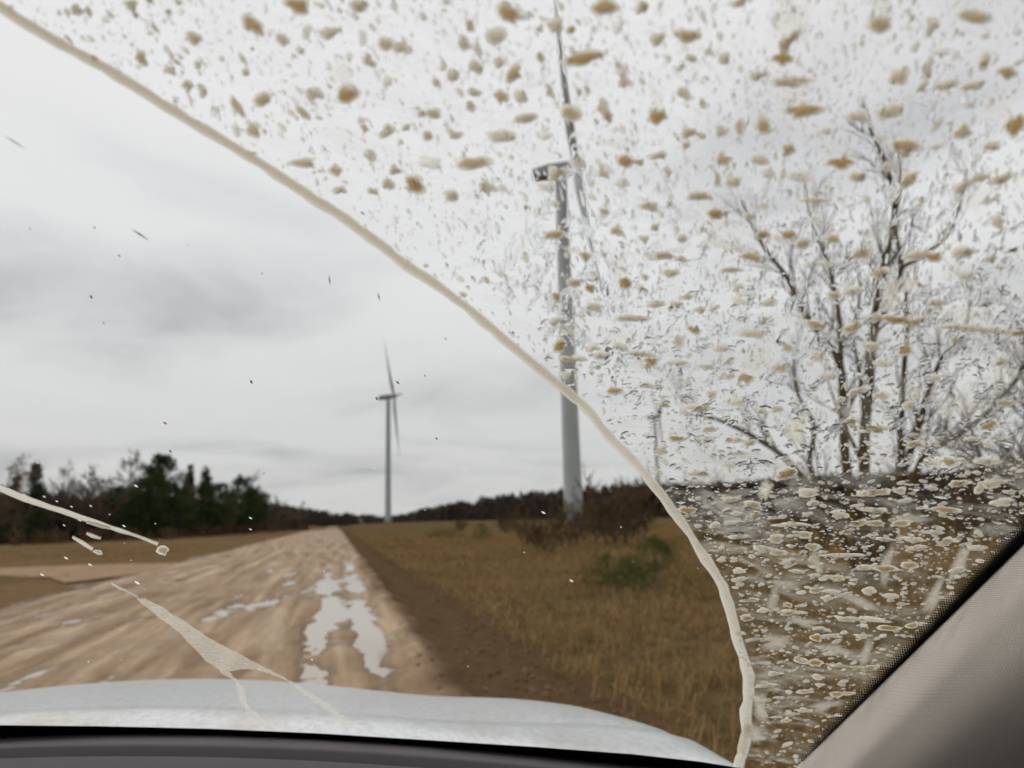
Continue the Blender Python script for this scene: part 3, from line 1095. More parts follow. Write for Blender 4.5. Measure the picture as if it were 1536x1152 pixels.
c2 = mixc(t, ramp(t, n2.outputs[0], [(0.52, 0.0), (0.72, 0.55)]), c1, (0.46, 0.36, 0.26))
c3 = mixc(t, ramp(t, n3.outputs['Distance'], [(0.0, 0.8), (0.16, 0.0)]), c2, (0.42, 0.36, 0.29))
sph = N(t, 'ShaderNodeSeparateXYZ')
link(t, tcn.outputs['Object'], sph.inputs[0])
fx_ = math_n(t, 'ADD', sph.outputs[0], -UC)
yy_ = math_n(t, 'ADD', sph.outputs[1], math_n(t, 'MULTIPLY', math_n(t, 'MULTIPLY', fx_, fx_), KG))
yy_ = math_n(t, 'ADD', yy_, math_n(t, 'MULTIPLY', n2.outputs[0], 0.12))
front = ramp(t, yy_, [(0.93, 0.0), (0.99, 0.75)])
front_grey = mixc(t, ramp(t, n1.outputs[0], [(0.35, 0.0), (0.7, 1.0)]), (0.44, 0.46, 0.46), (0.30, 0.32, 0.32))  # mottled grey mixed over the forward part of the paint
c3 = mixc(t, front, c3, front_grey)
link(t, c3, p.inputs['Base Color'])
p.inputs['Roughness'].default_value = 0.38
p.inputs['Coat Weight'].default_value = 0.35
p.inputs['Coat Roughness'].default_value = 0.25
link(t, p.outputs[0], out.inputs[0])

# windscreen pane, 5 mm thick: outer face is the glass surface used below
XS = np.linspace(UC - 0.86, UC + 0.86, 41)
SS = np.linspace(-0.03, 0.44, 24)


def pane_pt(x, s, off):
    z = base_z(x) + s
    q = np.array([x * 1.0, glass_y(x, z), z])
    return q + glass_n(q) * off


rows_o = [[pane_pt(x, s, 0.0) for s in SS] for x in XS]
rows_i = [[pane_pt(x, s, -0.005) for s in SS] for x in XS]
vo, fo = loft(rows_o)
vi, fi = loft(rows_i)
windscreen = mk('windscreen', np.concatenate([vo, vi]), [tuple(q) for q in fo] + [tuple(int(k) + len(vo) for k in q[::-1]) for q in fi], m_glass, car, smooth=True)
windscreen['label'] = 'mud-spattered raked windscreen with one wiped sweep'


def on_glass(px, py, off=0.0008):
    q = glass_hit(px, py)
    return q + glass_n(q) * off


# black ceramic border along the bottom and the right pillar (flat print on the inside face)
def frit(name, inner, outer, off=-0.0065):
    rows = [[on_glass(*a, off), on_glass(*b, off)] for a, b in zip(inner, outer)]
    v, f = loft(rows)
    return mk(name, v, f, m_frit, windscreen)


bot = [(-160, 1076), (0, 1075), (160, 1077), (320, 1081), (480, 1088), (640, 1098), (800, 1108), (950, 1119), (1050, 1130), (1120, 1141), (1165, 1144), (1190, 1141), (1208, 1132), (1228, 1107), (1297, 1031), (1376, 946), (1456, 857), (1536, 771), (1620, 677), (1800, 471), (2050, 181)]
dn = [(0, 40)] * 9 + [(0, 60), (20, 60), (45, 60), (60, 50), (75, 45), (80, 45), (80, 45), (80, 45), (80, 45), (90, 50), (110, 60), (140, 70)]
outer = [(a[0] + b[0], a[1] + b[1]) for a, b in zip(bot, dn)]
frit('black_border', bot, outer)
ml = [base_pt(x) for x in np.linspace(UC - 0.74, -0.10, 14)]
# halftone dots fading the border into the clear glass
V, Fc = [], []
for (ax, ay), (bx, by) in zip(bot[12:18], bot[13:19]):
    L = math.hypot(bx - ax, by - ay)
    tx, ty = (bx - ax) / L, (by - ay) / L
    nx, ny = ty, -tx
    if nx > 0:
        nx, ny = -nx, -ny
    k = 0
    while k * 4.6 < L:
        for row in range(6):
            rad = 2.5 - 0.36 * row
            cx = ax + tx * (k * 4.6 + (row % 2) * 2.3) + nx * (1.2 + row * 3.1)
            cy = ay + ty * (k * 4.6 + (row % 2) * 2.3) + ny * (1.2 + row * 3.1)
            b0 = len(V)
            for w in range(6):
                V.append(on_glass(cx + rad * math.cos(w * 1.0472), cy + rad * math.sin(w * 1.0472), -0.0066))
            Fc.append(tuple(range(b0, b0 + 6)))
        k += 1
o = mk('border_dots', V, Fc, m_frit, windscreen)
o['kind'] = 'stuff'


# dashboard: defroster ledge, dark gap, main pad; follows the foot of the glass
def dash_strip(name, prof, mat, x0, x1, bevel=None):
    rows = []
    for x in np.linspace(x0, x1, 40):
        b = base_pt(x)
        k = 2 * KG * (x - UC)
        rows.append([b + np.array([0, dy, dz]) for dy, dz in prof])
    v, f = loft(rows)
    return mk(name, v, f, mat, car, smooth=True)


XL, XR = UC - 0.70, 0.40
dash_strip('dash_ledge', [(0.012, -0.050), (0.002, -0.0112), (0.0, -0.0100), (-0.030, -0.0095), (-0.034, -0.0110), (-0.040, -0.05)], m_ledge, XL, XR)
dash_strip('dash_gap', [(-0.035, -0.022), (-0.075, -0.026)], m_black, XL, XR)
dash = dash_strip('dashboard', [(-0.066, -0.06), (-0.066, -0.0115), (-0.068, -0.0092), (-0.072, -0.0084), (-0.12, -0.0100), (-0.20, -0.018), (-0.28, -0.036), (-0.33, -0.065), (-0.35, -0.12), (-0.36, -0.22), (-0.42, -0.30), (-0.42, -0.5)], m_dash, XL, XR)


# A-pillar trims: cloth-covered, swept along the edge of the glass
m_cloth, t, out = new_mat('pillar_cloth')
p = t.nodes.new('ShaderNodeBsdfPrincipled')
p.inputs['Roughness'].default_value = 0.95
p.inputs['Specular IOR Level'].default_value = 0.1
uvn = N(t, 'ShaderNodeUVMap', uv_map='uv')
ws = []
for dr in ('X', 'Y'):
    w = N(t, 'ShaderNodeTexWave', wave_type='BANDS', bands_direction=dr, ins={'Scale': 130.0, 'Distortion': 0.5, 'Detail': 1.0})
    link(t, uvn.outputs[0], w.inputs['Vector'])
    ws.append(w.outputs['Fac'])
hgt = math_n(t, 'MULTIPLY', ws[0], ws[1])
nz_ = N(t, 'ShaderNodeTexNoise', ins={'Scale': 40.0, 'Detail': 3.0})
link(t, uvn.outputs[0], nz_.inputs['Vector'])
c1 = mixc(t, hgt, (0.48, 0.43, 0.38), (0.86, 0.80, 0.73))
link(t, mixc(t, math_n(t, 'MULTIPLY', nz_.outputs[0], 0.25), c1, (0.52, 0.48, 0.44)), p.inputs['Base Color'])
b = N(t, 'ShaderNodeBump', ins={'Strength': 0.5, 'Distance': 0.0005})
link(t, hgt, b.inputs['Height'])
link(t, b.outputs[0], p.inputs['Normal'])
link(t, p.outputs[0], out.inputs[0])


def at_depth(px, py, dist):
    d = ray(px, py)
    return CAM + d / np.linalg.norm(d) * dist


def pillar_section(pxs, d0, dd):
    return np.array([at_depth(x, y, d0 + e) for (x, y), e in zip(pxs, dd)])


gl_ = np.linalg.norm(glass_hit(1193, 1152) - CAM) - 0.012
gu_ = np.linalg.norm(glass_hit(1536, 816) - CAM) - 0.012
dd = (0.03, 0.0, -0.075, -0.160, -0.200, -0.255, -0.30, -0.26)
du = (0.03, 0.0, -0.034, -0.075, -0.098, -0.130, -0.155, -0.12)
lo = pillar_section([(1215, 1152), (1193, 1152), (1222, 1152), (1262, 1152), (1310, 1152), (1420, 1152), (1640, 1152), (1820, 1152)], gl_, dd)
hi = pillar_section([(x + 343, y - 336) for x, y in ((1215, 1152), (1193, 1152), (1219, 1152), (1256, 1152), (1300, 1152), (1400, 1152), (1600, 1152), (1760, 1152))], gu_, du)
# (the same eight lines of the trim, taken at its lower and its upper end)
rows, uvs = [], []
for s in np.linspace(-0.55, 2.2, 34):
    prof = spline(lo + (hi - lo) * s, 41)
    rows.append(prof)
    acc = 0.0
    for i, q in enumerate(prof):
        if i:
            acc += np.linalg.norm(q - prof[i - 1])
        uvs.append((s * np.linalg.norm(hi[1] - lo[1]), acc))
v, f = loft(rows)
pt = mk('pillar_trim', v, f, m_cloth, car, smooth=True, uv=uvs)
pt['label'] = 'beige woven cloth trim of the windscreen pillar'
vm = v.copy()
vm[:, 0] = 2 * UC - vm[:, 0]
mk('pillar_trim', vm, [tuple(q[::-1]) for q in f], m_cloth, car, smooth=True, uv=uvs)


# hood and front of the body
def hood_z(x, e):
    dx = np.abs(x - UC) / 0.72
    fall = (0.060 * e + 0.110 * e * e) * (0.80 + 0.20 * dx ** 2)
    crease = 0.006 * np.clip((e - 0.13) / 0.05, 0, 1)
    side = 5.0 * np.clip(dx - 0.965, 0, None) ** 2
    return base_z(x) - 0.003 - fall - crease - side + 0.016 * np.exp(-((dx - 0.92) / 0.16) ** 2) * np.clip(e / 0.2, 0, 1)


hx = np.concatenate([np.linspace(UC - 0.82, UC + 0.82, 61)])
he = np.concatenate([np.linspace(-0.015, 0.3, 20), np.linspace(0.32, 1.02, 30)])
rows = []
for x in hx:
    by = base_pt(x)[1]
    row = []
    for e in he:
        sc_ = 1.0 - 0.10 * ((x - UC) / 0.82) ** 2 * (e / 1.02)
        row.append((x, by + 0.022 + e * sc_, hood_z(x, e) - 0.012))
    row.append((x, by + 0.022 + 1.04 * sc_, row[-1][2] - 0.03))
    rows.append(row)
v, f = loft(rows)
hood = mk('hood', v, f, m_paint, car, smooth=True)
hood['label'] = 'dirty white hood beyond the windscreen foot'
# washer nozzle peeping over the border, on the hood
nz0 = base_pt(-0.20)
V_, F_ = box((nz0[0], nz0[1] + 0.03, nz0[2] - 0.016), (0.026, 0.010, 0.005))
mk('washer_nozzle', V_, F_, m_black, car)
# cowl between glass and hood
rows = [[base_pt(x) + np.array([0, dy, dz]) for dy, dz in ((0.0, -0.028), (0.03, -0.030), (0.05, -0.03))] for x in hx]
v, f = loft(rows)
mk('cowl', v, f, m_black, car)
# wiper parked along the foot of the glass, below the line of sight
wp = [base_pt(x) + np.array([0, 0.014, -0.022]) for x in np.linspace(UC + 0.02, UC + 0.58, 9)]
wip = MB().add(tube(wp, 0.005, 6)).build('wiper_blade', m_black, car)
arm = [base_pt(UC - 0.1) + np.array([0, 0.03, -0.028]), base_pt(UC + 0.05) + np.array([0, 0.025, -0.024]), base_pt(UC + 0.3) + np.array([0, 0.018, -0.020])]
MB().add(tube(arm, [0.009, 0.006, 0.005], 6)).build('wiper_arm', m_black, car)

for sgn in (-1, 1):   # sides of the body below the hood and along the cabin
    x_o = UC + sgn * 0.86
    rows = []
    for y in np.linspace(1.62, -2.6, 40):
        e_y = np.clip((y - 0.45) / 1.15, 0, 1)
        ztop = 1.14 - 0.16 * e_y ** 1.6
        inn = 0.04 + 0.10 * e_y ** 3
        row = []
        for k_, (fz, fx) in enumerate(((1.0, -inn - 0.02), (0.97, -inn * 0.6), (0.8, 0.02 - inn * 0.5), (0.55, 0.03 - inn * 0.5), (0.28, 0.0 - inn * 0.5), (0.22, -0.06))):
            zb = ztop * fz
            for yc_ in (1.02, -1.72):
                dyw = abs(y - yc_)
                if dyw < 0.40 and fz < 0.6:
                    zb = max(zb, 0.34 + math.sqrt(0.16 - dyw * dyw))
            row.append((x_o + sgn * fx, y, zb))
        rows.append(row)
    v, f = loft(rows)
    mk('body_side', v, f, m_paint, car, smooth=True)
    V_, F_ = box((UC + sgn * 0.80, -0.62, 0.86), (0.05, 1.15, 0.62))
    mk('door_panel', V_, F_, m_dash, car)
    for (yp, yq) in ((-0.95, -1.05), (-2.3, -2.5)):
        V_, F_ = tube([(UC + sgn * 0.80, yp, 1.12), (UC + sgn * 0.63, yq, 1.66)], [0.05, 0.04], 8)
        mk('side_pillar', V_, F_, m_head, car)
    for yw in (1.02, -1.72):
        wo_, wf_ = tube([(UC + sgn * 0.70, yw, 0.34), (UC + sgn * 0.72, yw, 0.34), (UC + sgn * 0.86, yw, 0.34), (UC + sgn * 0.88, yw, 0.34)], [0.29, 0.34, 0.34, 0.29], 28)
        wh = mk('wheel', wo_, wf_, m_tyre, car)
        ro_, rf_ = tube([(UC + sgn * 0.86, yw, 0.34), (UC + sgn * 0.887, yw, 0.34), (UC + sgn * 0.89, yw, 0.34)], [0.22, 0.22, 0.05], 20)
        mk('rim', ro_, rf_, m_rim, wh)
# front face, headlights
rows = []
for x in np.linspace(UC - 0.84, UC + 0.84, 30):
    q = abs(x - UC) / 0.84
    yf = 1.80 - 0.24 * q ** 3
    rows.append([(x, yf - 0.06, 0.99 - 0.06 * q ** 2), (x, yf, 0.93 - 0.05 * q ** 2), (x, yf + 0.05, 0.70), (x, yf + 0.07, 0.50), (x, yf + 0.02, 0.28)])
v, f = loft(rows)
mk('front_bumper', v, f, m_paint, car, smooth=True)
for sgn in (-1, 1):
    V_, F_ = tube([(UC + sgn * 0.52, 1.80, 0.82), (UC + sgn * 0.66, 1.77, 0.84), (UC + sgn * 0.78, 1.67, 0.87)], [0.06, 0.075, 0.05], 10)
    mk('headlight', V_, F_, m_chrome, car, smooth=True)
# roof, rear wall, floor
rows_t, rows_b = [], []
for y in np.linspace(0.24, -2.55, 24):
    fy = (0.24 - y) / 2.79
    zt = 1.585 + 0.10 * math.sin(min(1, fy * 1.6) * math.pi / 2) - 0.06 * fy ** 2
    hw = 0.58 + 0.06 * min(1, fy * 4)
    rows_t.append([(UC + hw * q, y - 0.16 * q * q * max(0, 1 - fy * 4), zt - 0.05 * q * q) for q in np.linspace(-1, 1, 15)])
    rows_b.append([(UC + hw * q, y - 0.16 * q * q * max(0, 1 - fy * 4), zt - 0.03 - 0.05 * q * q) for q in np.linspace(-1, 1, 15)])
v, f = loft(rows_t)
mk('roof', v, f, m_paint, car, smooth=True)
v, f = loft(rows_b)
mk('headliner', v, f, m_head, car, smooth=True)
V_, F_ = box((UC, -2.55, 0.80), (1.5, 0.08, 0.9))
mk('tailgate', V_, F_, m_paint, car)
V_, F_ = box((UC, -0.8, 0.30), (1.5, 3.5, 0.05))
mk('floor_pan', V_, F_, m_black, car)
for sx_ in (UC - 0.38, UC + 0.38):
    st = MB()
    rows = [[(sx_ + 0.25 * q, yb, zb - 0.04 * (1 - q * q) * 0 + 0.03 * abs(q) ** 3) for q in np.linspace(-1, 1, 9)] for yb, zb in ((-0.12, 0.56), (-0.16, 0.64), (-0.3, 0.66), (-0.55, 0.62), (-0.62, 0.62))]
    st.add(loft(rows))
    st.build('seat', m_seat, car, smooth=True)
    rows = [[(sx_ + wq * q, yb + 0.05 * (abs(q) ** 3), zb) for q in np.linspace(-1, 1, 9)] for yb, zb, wq in ((-0.60, 0.60, 0.24), (-0.70, 0.95, 0.25), (-0.78, 1.20, 0.22), (-0.82, 1.25, 0.18), (-0.90, 1.20, 0.18), (-0.80, 0.60, 0.22))]
    v, f = loft(rows)
    mk('seat_back', v, f, m_seat, car, smooth=True)

# ------------------------------------------------------------------ mud and water on the windscreen
m_mud, t, out = new_mat('wet_mud_on_glass')
at_ = N(t, 'ShaderNodeAttribute', attribute_name='mud')
sp = N(t, 'ShaderNodeSeparateColor')
link(t, at_.outputs['Color'], sp.inputs[0])
T_, B_, O_ = sp.outputs[0], sp.outputs[1], sp.outputs[2]     # thickness, share of brown silt, opacity
tcn = t.nodes.new('ShaderNodeTexCoord')
nn = N(t, 'ShaderNodeTexNoise', ins={'Scale': 420.0, 'Detail': 4.0, 'Roughness': 0.6})
link(t, tcn.outputs['Object'], nn.inputs['Vector'])
Tn = math_n(t, 'ADD', T_, math_n(t, 'MULTIPLY', math_n(t, 'SUBTRACT', nn.outputs[0], 0.5), 0.22))
core = ramp(t, Tn, [(0.32, 0.0), (0.92, 1.0)], 'EASE')
silt = math_n(t, 'MULTIPLY', core, B_, clamp=True)
col = mixc(t, ramp(t, silt, [(0.0, 0.0), (0.55, 1.0)]), (0.72, 0.685, 0.595), (0.46, 0.385, 0.268))
col = mixc(t, ramp(t, silt, [(0.5, 0.0), (0.95, 1.0)]), col, (0.33, 0.205, 0.06))
tl = N(t, 'ShaderNodeBsdfTranslucent')
df = N(t, 'ShaderNodeBsdfDiffuse')
link(t, col, tl.inputs[0])
link(t, col, df.inputs[0])
body = N(t, 'ShaderNodeMixShader', ins={0: 0.08})
link(t, tl.outputs[0], body.inputs[1])
link(t, df.outputs[0], body.inputs[2])
alpha = math_n(t, 'MULTIPLY', ramp(t, Tn, [(0.04, 0.0), (0.36, 1.0)], 'EASE'), O_)
tp = N(t, 'ShaderNodeBsdfTransparent')
mx = N(t, 'ShaderNodeMixShader')
link(t, alpha, mx.inputs[0])
link(t, tp.outputs[0], mx.inputs[1])
link(t, body.outputs[0], mx.inputs[2])
link(t, mx.outputs[0], out.inputs[0])

m_drop, t, out = new_mat('rain_water')
g_ = N(t, 'ShaderNodeBsdfGlass', ins={'IOR': 1.33, 'Roughness': 0.0, 'Color': (0.97, 0.97, 0.96, 1)})
link(t, g_.outputs[0], out.inputs[0])

SP = """113,18,10,7,40,.3;130,20,8,5,40,.3;163,25,8,4,40,.1;194,10,10,8,0,.4;200,24,6,4,20,.1;221,2,7,5,30,.4;266,6,5,4,40,.3;250,20,5,3,40,.3;232,46,8,3,50,.2;289,60,12,9,25,.4;210,90,12,8,45,.5;251,81,10,5,50,.1;262,95,7,3,30,.2;253,108,10,6,30,.15;280,131,9,8,35,.3;302,139,8,8,40,.2;296,99,6,7,20,.1;323,167,6,5,30,.1;354,163,15,7,70,.4;379,198,12,9,25,.4;367,111,6,6,40,.2;363,92,11,4,65,.1;378,40,20,11,38,.6;391,152,13,11,-20,.5;331,91,5,4,60,.1
444,10,20,12,15,.85;537,11,14,10,0,.35;590,9,10,5,75,.1;668,5,6,5,0,.1;762,21,18,14,0,.7;790,26,10,6,0,.05;422,62,11,8,30,.25;459,50,9,8,40,.1;492,52,14,9,-15,.25;449,78,8,5,25,.1;543,60,14,5,85,.05;577,68,11,10,10,.3;602,75,12,9,55,.25;521,143,18,13,-5,.75;470,143,13,10,15,.25;552,95,12,6,30,.15;580,125,7,8,20,.1;705,42,10,6,80,.35;634,27,7,5,40,.1;744,56,16,13,10,.25;696,68,12,8,75,.25;716,78,14,5,60,.1;714,103,11,9,50,.3;679,115,10,8,10,.15;770,112,12,12,0,.55;748,96,8,8,30,.15;655,128,10,4,75,.15;752,147,12,9,30,.45;780,147,11,9,5,.2;710,141,8,7,30,.2;706,163,9,6,85,.3;650,173,11,8,5,.35;632,173,6,5,10,.3;608,194,6,5,-20,.2;546,195,7,5,40,.35;453,172,14,6,35,.35;580,199,11,9,10,.2;641,207,8,7,40,.3;681,204,11,7,20,.2;752,207,24,8,5,.2;599,216,6,4,-50,.1;452,247,19,7,0,.3;556,236,10,7,60,.15;502,258,10,8,20,.3;591,258,8,7,20,.3;645,247,16,9,10,.0;710,247,24,10,5,.5;623,279,17,12,15,.95;582,279,9,8,40,.3;508,288,9,7,10,.2;559,290,7,6,30,.2;731,283,15,8,35,.25;676,296,12,8,-20,.35;788,180,16,8,-15,.35
907,12,20,13,-10,.65;833,40,11,12,0,.25;856,47,7,6,-20,.6;875,89,27,12,-8,.85;963,13,9,10,0,.2;926,43,8,9,0,.02;986,61,12,9,-30,.3;1032,56,18,11,0,.6;1110,6,13,7,-25,.3;1175,88,13,13,0,1;1184,64,14,10,-50,.6;1136,116,11,7,-15,.2;1188,125,26,9,-5,.35;1037,90,7,7,0,.25;1086,90,10,9,0,.2;937,125,10,8,70,.25;933,107,10,10,0,.02;907,167,12,11,50,.25;913,180,7,5,80,.15;857,172,16,12,20,.4;985,177,14,12,0,.8;1027,143,11,9,45,.25;1055,159,7,6,80,.2;1032,202,11,8,-10,.35;1053,206,6,5,0,.2;1030,220,6,6,0,.2;1084,199,9,8,80,.15;1111,194,14,6,85,.25;1146,190,13,12,0,.55;937,244,12,10,0,.9;958,246,8,5,0,.45;986,236,13,6,-20,.15;1085,242,12,9,-10,.45;1140,242,14,8,5,.2;1183,226,12,9,0,.45;816,206,9,8,0,.05;835,262,14,9,-8,.2;868,247,9,8,10,.1;821,283,13,7,-5,.1;906,263,8,7,30,.15;934,277,9,8,10,.1;1002,260,7,6,40,.15;1077,273,11,5,85,.25;1102,276,11,8,-10,.25;1049,297,19,7,0,.45;825,140,10,6,70,.2;811,89,9,5,75,.35;810,45,6,5,40,.2;869,142,6,4,80,.25;881,139,7,4,80,.1;1152,263,9,7,20,.1
1320,38,19,13,-5,.5;1463,26,26,11,12,.45;1400,42,14,8,-55,.15;1374,73,10,6,-55,.1;1350,117,16,12,-15,.3;1393,107,15,7,-80,.15;1385,133,10,6,-40,.15;1413,80,12,7,-15,.02;1421,130,16,8,-20,.15;1460,131,18,7,-12,.2;1478,94,12,10,-40,.2;1513,111,14,10,0,.65;1205,168,28,12,-8,.65;1290,177,17,9,-5,.2;1336,170,22,10,-20,.3;1407,189,11,7,-50,.1;1446,200,16,9,0,.4;1491,221,13,7,-5,.15;1524,190,19,14,-35,.75;1359,220,24,10,0,.55;1360,233,8,6,0,.45;1262,246,23,9,-5,.7;1201,267,18,9,5,.1;1286,268,13,8,0,.35;1364,272,15,10,-45,.4;1471,269,12,7,-15,.2;1504,271,15,8,-12,.3;1443,284,12,9,-35,.25;1406,222,12,5,-10,.03;1333,253,8,6,80,.05;1241,199,8,6,0,.1;1455,160,9,5,0,.1
974,312,13,8,0,.35;1073,323,13,8,0,.8;925,349,9,8,20,.35;982,344,6,6,0,.35;967,361,6,6,0,.2;1024,360,7,7,0,.15;831,355,14,8,-5,.55;995,386,14,7,0,.4;1021,391,7,5,-10,.2;878,387,9,6,15,.35;1006,412,12,6,8,.25;1129,388,16,7,5,.45;1099,408,14,5,5,.3;937,427,11,9,-10,.95;861,427,11,6,0,.45;885,435,7,7,0,1;835,448,8,6,30,.75;967,418,7,5,20,.1;960,434,7,5,10,.1;892,463,11,6,10,.3;947,480,20,6,0,.4;984,459,14,5,-5,.25;1015,459,9,5,0,.2;1032,448,7,5,5,.35;1050,468,9,5,0,.3;1071,465,7,5,-20,.2;1109,454,13,5,10,.1;1106,433,8,7,0,.1;1041,498,9,6,20,.75;1019,516,9,8,80,.45;1129,503,20,7,5,.35;832,484,8,6,0,.2;839,521,11,8,0,1;889,524,10,6,0,.15;899,536,13,5,-5,.3;931,523,12,5,10,.25;961,534,18,4,5,.4;977,545,10,7,0,.95;851,542,9,5,0,.55;868,541,10,5,0,.2;1080,524,11,6,0,.15;1016,546,12,5,0,.15;1060,553,9,5,0,.2;1092,543,8,5,-20,.1;1119,570,11,8,0,.75;1085,567,9,5,0,.1;848,566,7,6,0,.1;896,553,7,4,0,.15;922,589,13,5,0,.8;972,581,12,4,10,.2;1030,576,7,4,10,.2;1068,594,8,6,0,.45;1172,555,11,6,0,.55;1183,524,9,7,20,.55;1144,355,12,6,-8,.55;1184,355,10,9,0,.65;1154,456,11,5,-15,.1;1123,327,8,6,0,.1
1222,304,16,6,0,.15;1205,369,11,8,0,.45;1249,361,10,8,0,.45;1295,382,14,9,-10,.45;1321,412,13,8,0,.35;1403,388,14,7,0,.7;1376,386,22,6,-4,.25;1446,381,22,7,-8,.15;1498,334,11,9,0,.2;1482,305,10,5,-30,.1;1239,399,9,6,0,.02;1252,446,11,6,0,.4;1282,439,16,6,-5,.15;1157,457,11,6,-15,.05;1406,457,12,6,0,.35;1344,483,20,7,0,.85;1313,480,16,4,0,.2;1373,487,14,7,-35,.5;1224,490,15,7,18,.7;1278,495,19,6,-15,.65;1527,503,18,5,-3,.65;1485,498,35,5,3,.25;1433,493,24,5,2,.15;1310,523,12,6,0,.45;1359,528,13,7,0,.85;1325,547,13,6,0,.2;1227,537,11,6,-15,.3;1404,570,11,5,0,.3;1503,545,10,5,-10,.4;1433,512,6,5,0,.55;1290,589,13,6,-10,.4;1323,596,12,5,0,.45;1451,417,9,8,0,.1;1488,391,9,6,-15,.15;1503,404,8,4,0,.1;1243,566,14,5,0,.15
994,610,9,4,0,.2;1047,614,18,5,0,.2;1064,647,11,4,0,.55;1015,661,13,5,0,.85;992,678,11,5,-15,.45;1058,661,8,3,0,.1;1103,663,14,4,0,.3;1125,666,9,5,0,.4;1106,682,16,3,0,.1;1046,713,14,4,0,.4;1095,702,6,3,0,.2;1179,714,17,7,-33,.95;1096,752,13,4,0,.45;1031,768,13,5,0,.9;1129,760,13,5,0,.65;1133,774,6,4,0,.65;1074,791,10,4,0,.45;1212,742,18,5,0,.4;1220,758,8,4,-10,.5;1165,811,11,6,0,.65;1208,805,11,5,-5,.65;1108,808,11,4,0,.35;1188,790,25,3,2,.15;1095,787,9,3,0,.02;1212,774,8,3,0,.05;1261,774,16,4,0,.35;1167,616,9,4,0,.45;1254,617,5,4,0,.65;1105,605,14,6,0,.2;1142,619,7,4,0,.3
1363,611,9,6,-25,.45;1508,608,11,6,0,.65;1486,641,10,7,-15,.95;1316,646,13,6,0,.65;1282,643,6,4,0,.75;1278,634,9,5,-10,.45;1374,669,12,5,0,.65;1462,662,11,4,0,.2;1424,696,11,6,0,.85;1444,694,8,3,0,.35;1399,696,14,4,0,.15;1482,695,20,5,0,.4;1440,728,13,5,0,.7;1320,741,15,5,0,.65;1300,743,14,5,0,.15;1351,739,9,5,0,.55;1488,729,22,5,-5,.5;1469,737,7,6,-50,.4;1359,754,9,4,0,.05;1313,768,14,4,0,.35;1420,768,18,5,0,.85;1289,788,11,5,5,.75;1314,788,13,4,0,.7;1353,788,13,5,-5,.75;1503,756,16,5,-10,.3;1515,741,9,3,0,.05;1328,812,12,3,5,.15;1367,812,18,3,0,.2;1420,815,10,4,-10,.65;1398,735,8,4,0,.02;1288,763,9,4,0,.02;1396,801,20,3,5,.02
1120,929,9,4,0,.65;1225,959,9,5,-5,.95;1246,957,16,3,-3,.35;1294,957,11,3,0,.4;1333,945,15,4,3,.95;1224,997,10,5,5,1;1203,994,14,3,3,.5;1273,1003,16,3,3,.65;1304,1005,10,4,-8,.75;1162,1013,10,3,0,.45;1150,1031,14,3,0,.4;1207,1040,11,3,0,.55;1256,1044,9,4,0,.85;1274,1043,11,2,0,.5;1244,983,8,3,0,.4;1226,1018,7,4,0,.35;1207,1068,11,3,3,.45;1179,1083,6,3,0,.55;1230,1030,6,3,0,.02;1169,1049,9,2,0,.1;1228,945,7,3,0,.02;1265,931,12,3,8,.25;1312,932,24,3,8,.15;1188,1073,8,2,0,.02;1165,1078,8,2,0,.02;1142,1110,8,2,0,.02
1220,823,10,5,0,.7;1168,832,11,5,0,.6;1142,826,11,5,10,.25;1109,859,9,4,0,.25;1109,872,9,4,0,.1;1224,888,10,4,-5,.8;1258,870,10,4,0,.5;1245,868,9,3,0,.1;1126,903,10,3,0,.7;1183,910,6,3,0,.8;1241,900,8,4,-5,.35;1145,918,7,4,0,.3;1188,921,20,3,0,.3;1329,856,16,5,3,.95;1298,854,13,4,0,.35;1304,889,10,5,0,.45;1247,890,13,3,0,.15;1265,895,10,3,-15,.05;1337,897,11,4,0,.05;1082,843,6,3,0,.02;1197,860,10,3,5,.02;1222,866,8,3,0,.02;1269,933,10,3,8,.1;1265,836,28,3,0,.15;1179,846,8,4,-15,.02;1365,851,12,5,0,.85;1438,858,12,4,-5,.45;1375,825,14,4,-8,.05;1369,941,9,4,-15,.9;1280,931,11,3,5,.05;1466,825,14,4,0,.02;1469,803,6,4,0,.02"""
FILM = """512,107,14,22,0,.30;1186,30,26,36,10,.34;985,150,10,20,0,.28;930,217,20,11,-10,.26;927,400,14,19,10,.26;1094,373,26,6,20,.5;860,378,14,6,15,.5;1136,537,22,20,0,.35;1362,430,22,9,-5,.5;1448,475,26,14,0,.30;1197,645,15,20,10,.6;1148,737,8,15,10,.8;1325,8,15,10,0,.35;1250,225,18,10,0,.22;1190,148,16,10,0,.22;1500,165,25,12,-20,.2;1340,445,14,26,8,.45;930,505,24,12,0,.2;1110,345,40,18,10,.15;1225,205,20,8,-10,.15;1310,355,30,10,0,.25;1410,470,30,10,0,.3;1040,95,12,30,0,.10;1460,300,30,16,-15,.15;1275,620,16,10,0,.3;1500,560,26,18,0,.25;1440,610,30,12,0,.3;1180,480,30,8,5,.25;855,498,13,10,0,.4;905,215,14,8,0,.15;1440,410,20,14,0,.2;1345,250,20,9,0,.2;1330,850,8,26,12,.4;1402,895,8,28,25,.4;1250,975,22,7,8,.35;1165,965,22,9,-8,.4;1140,1062,12,16,0,.45;1290,905,26,7,20,.35;1440,845,9,28,28,.4;1205,935,24,7,12,.35;1225,845,7,20,-20,.35;1180,880,24,6,10,.3;1300,980,7,22,15,.35;1128,1100,12,14,0,.5;1370,780,24,6,0,.3;1240,1060,22,7,-6,.35;1160,900,7,22,15,.3"""


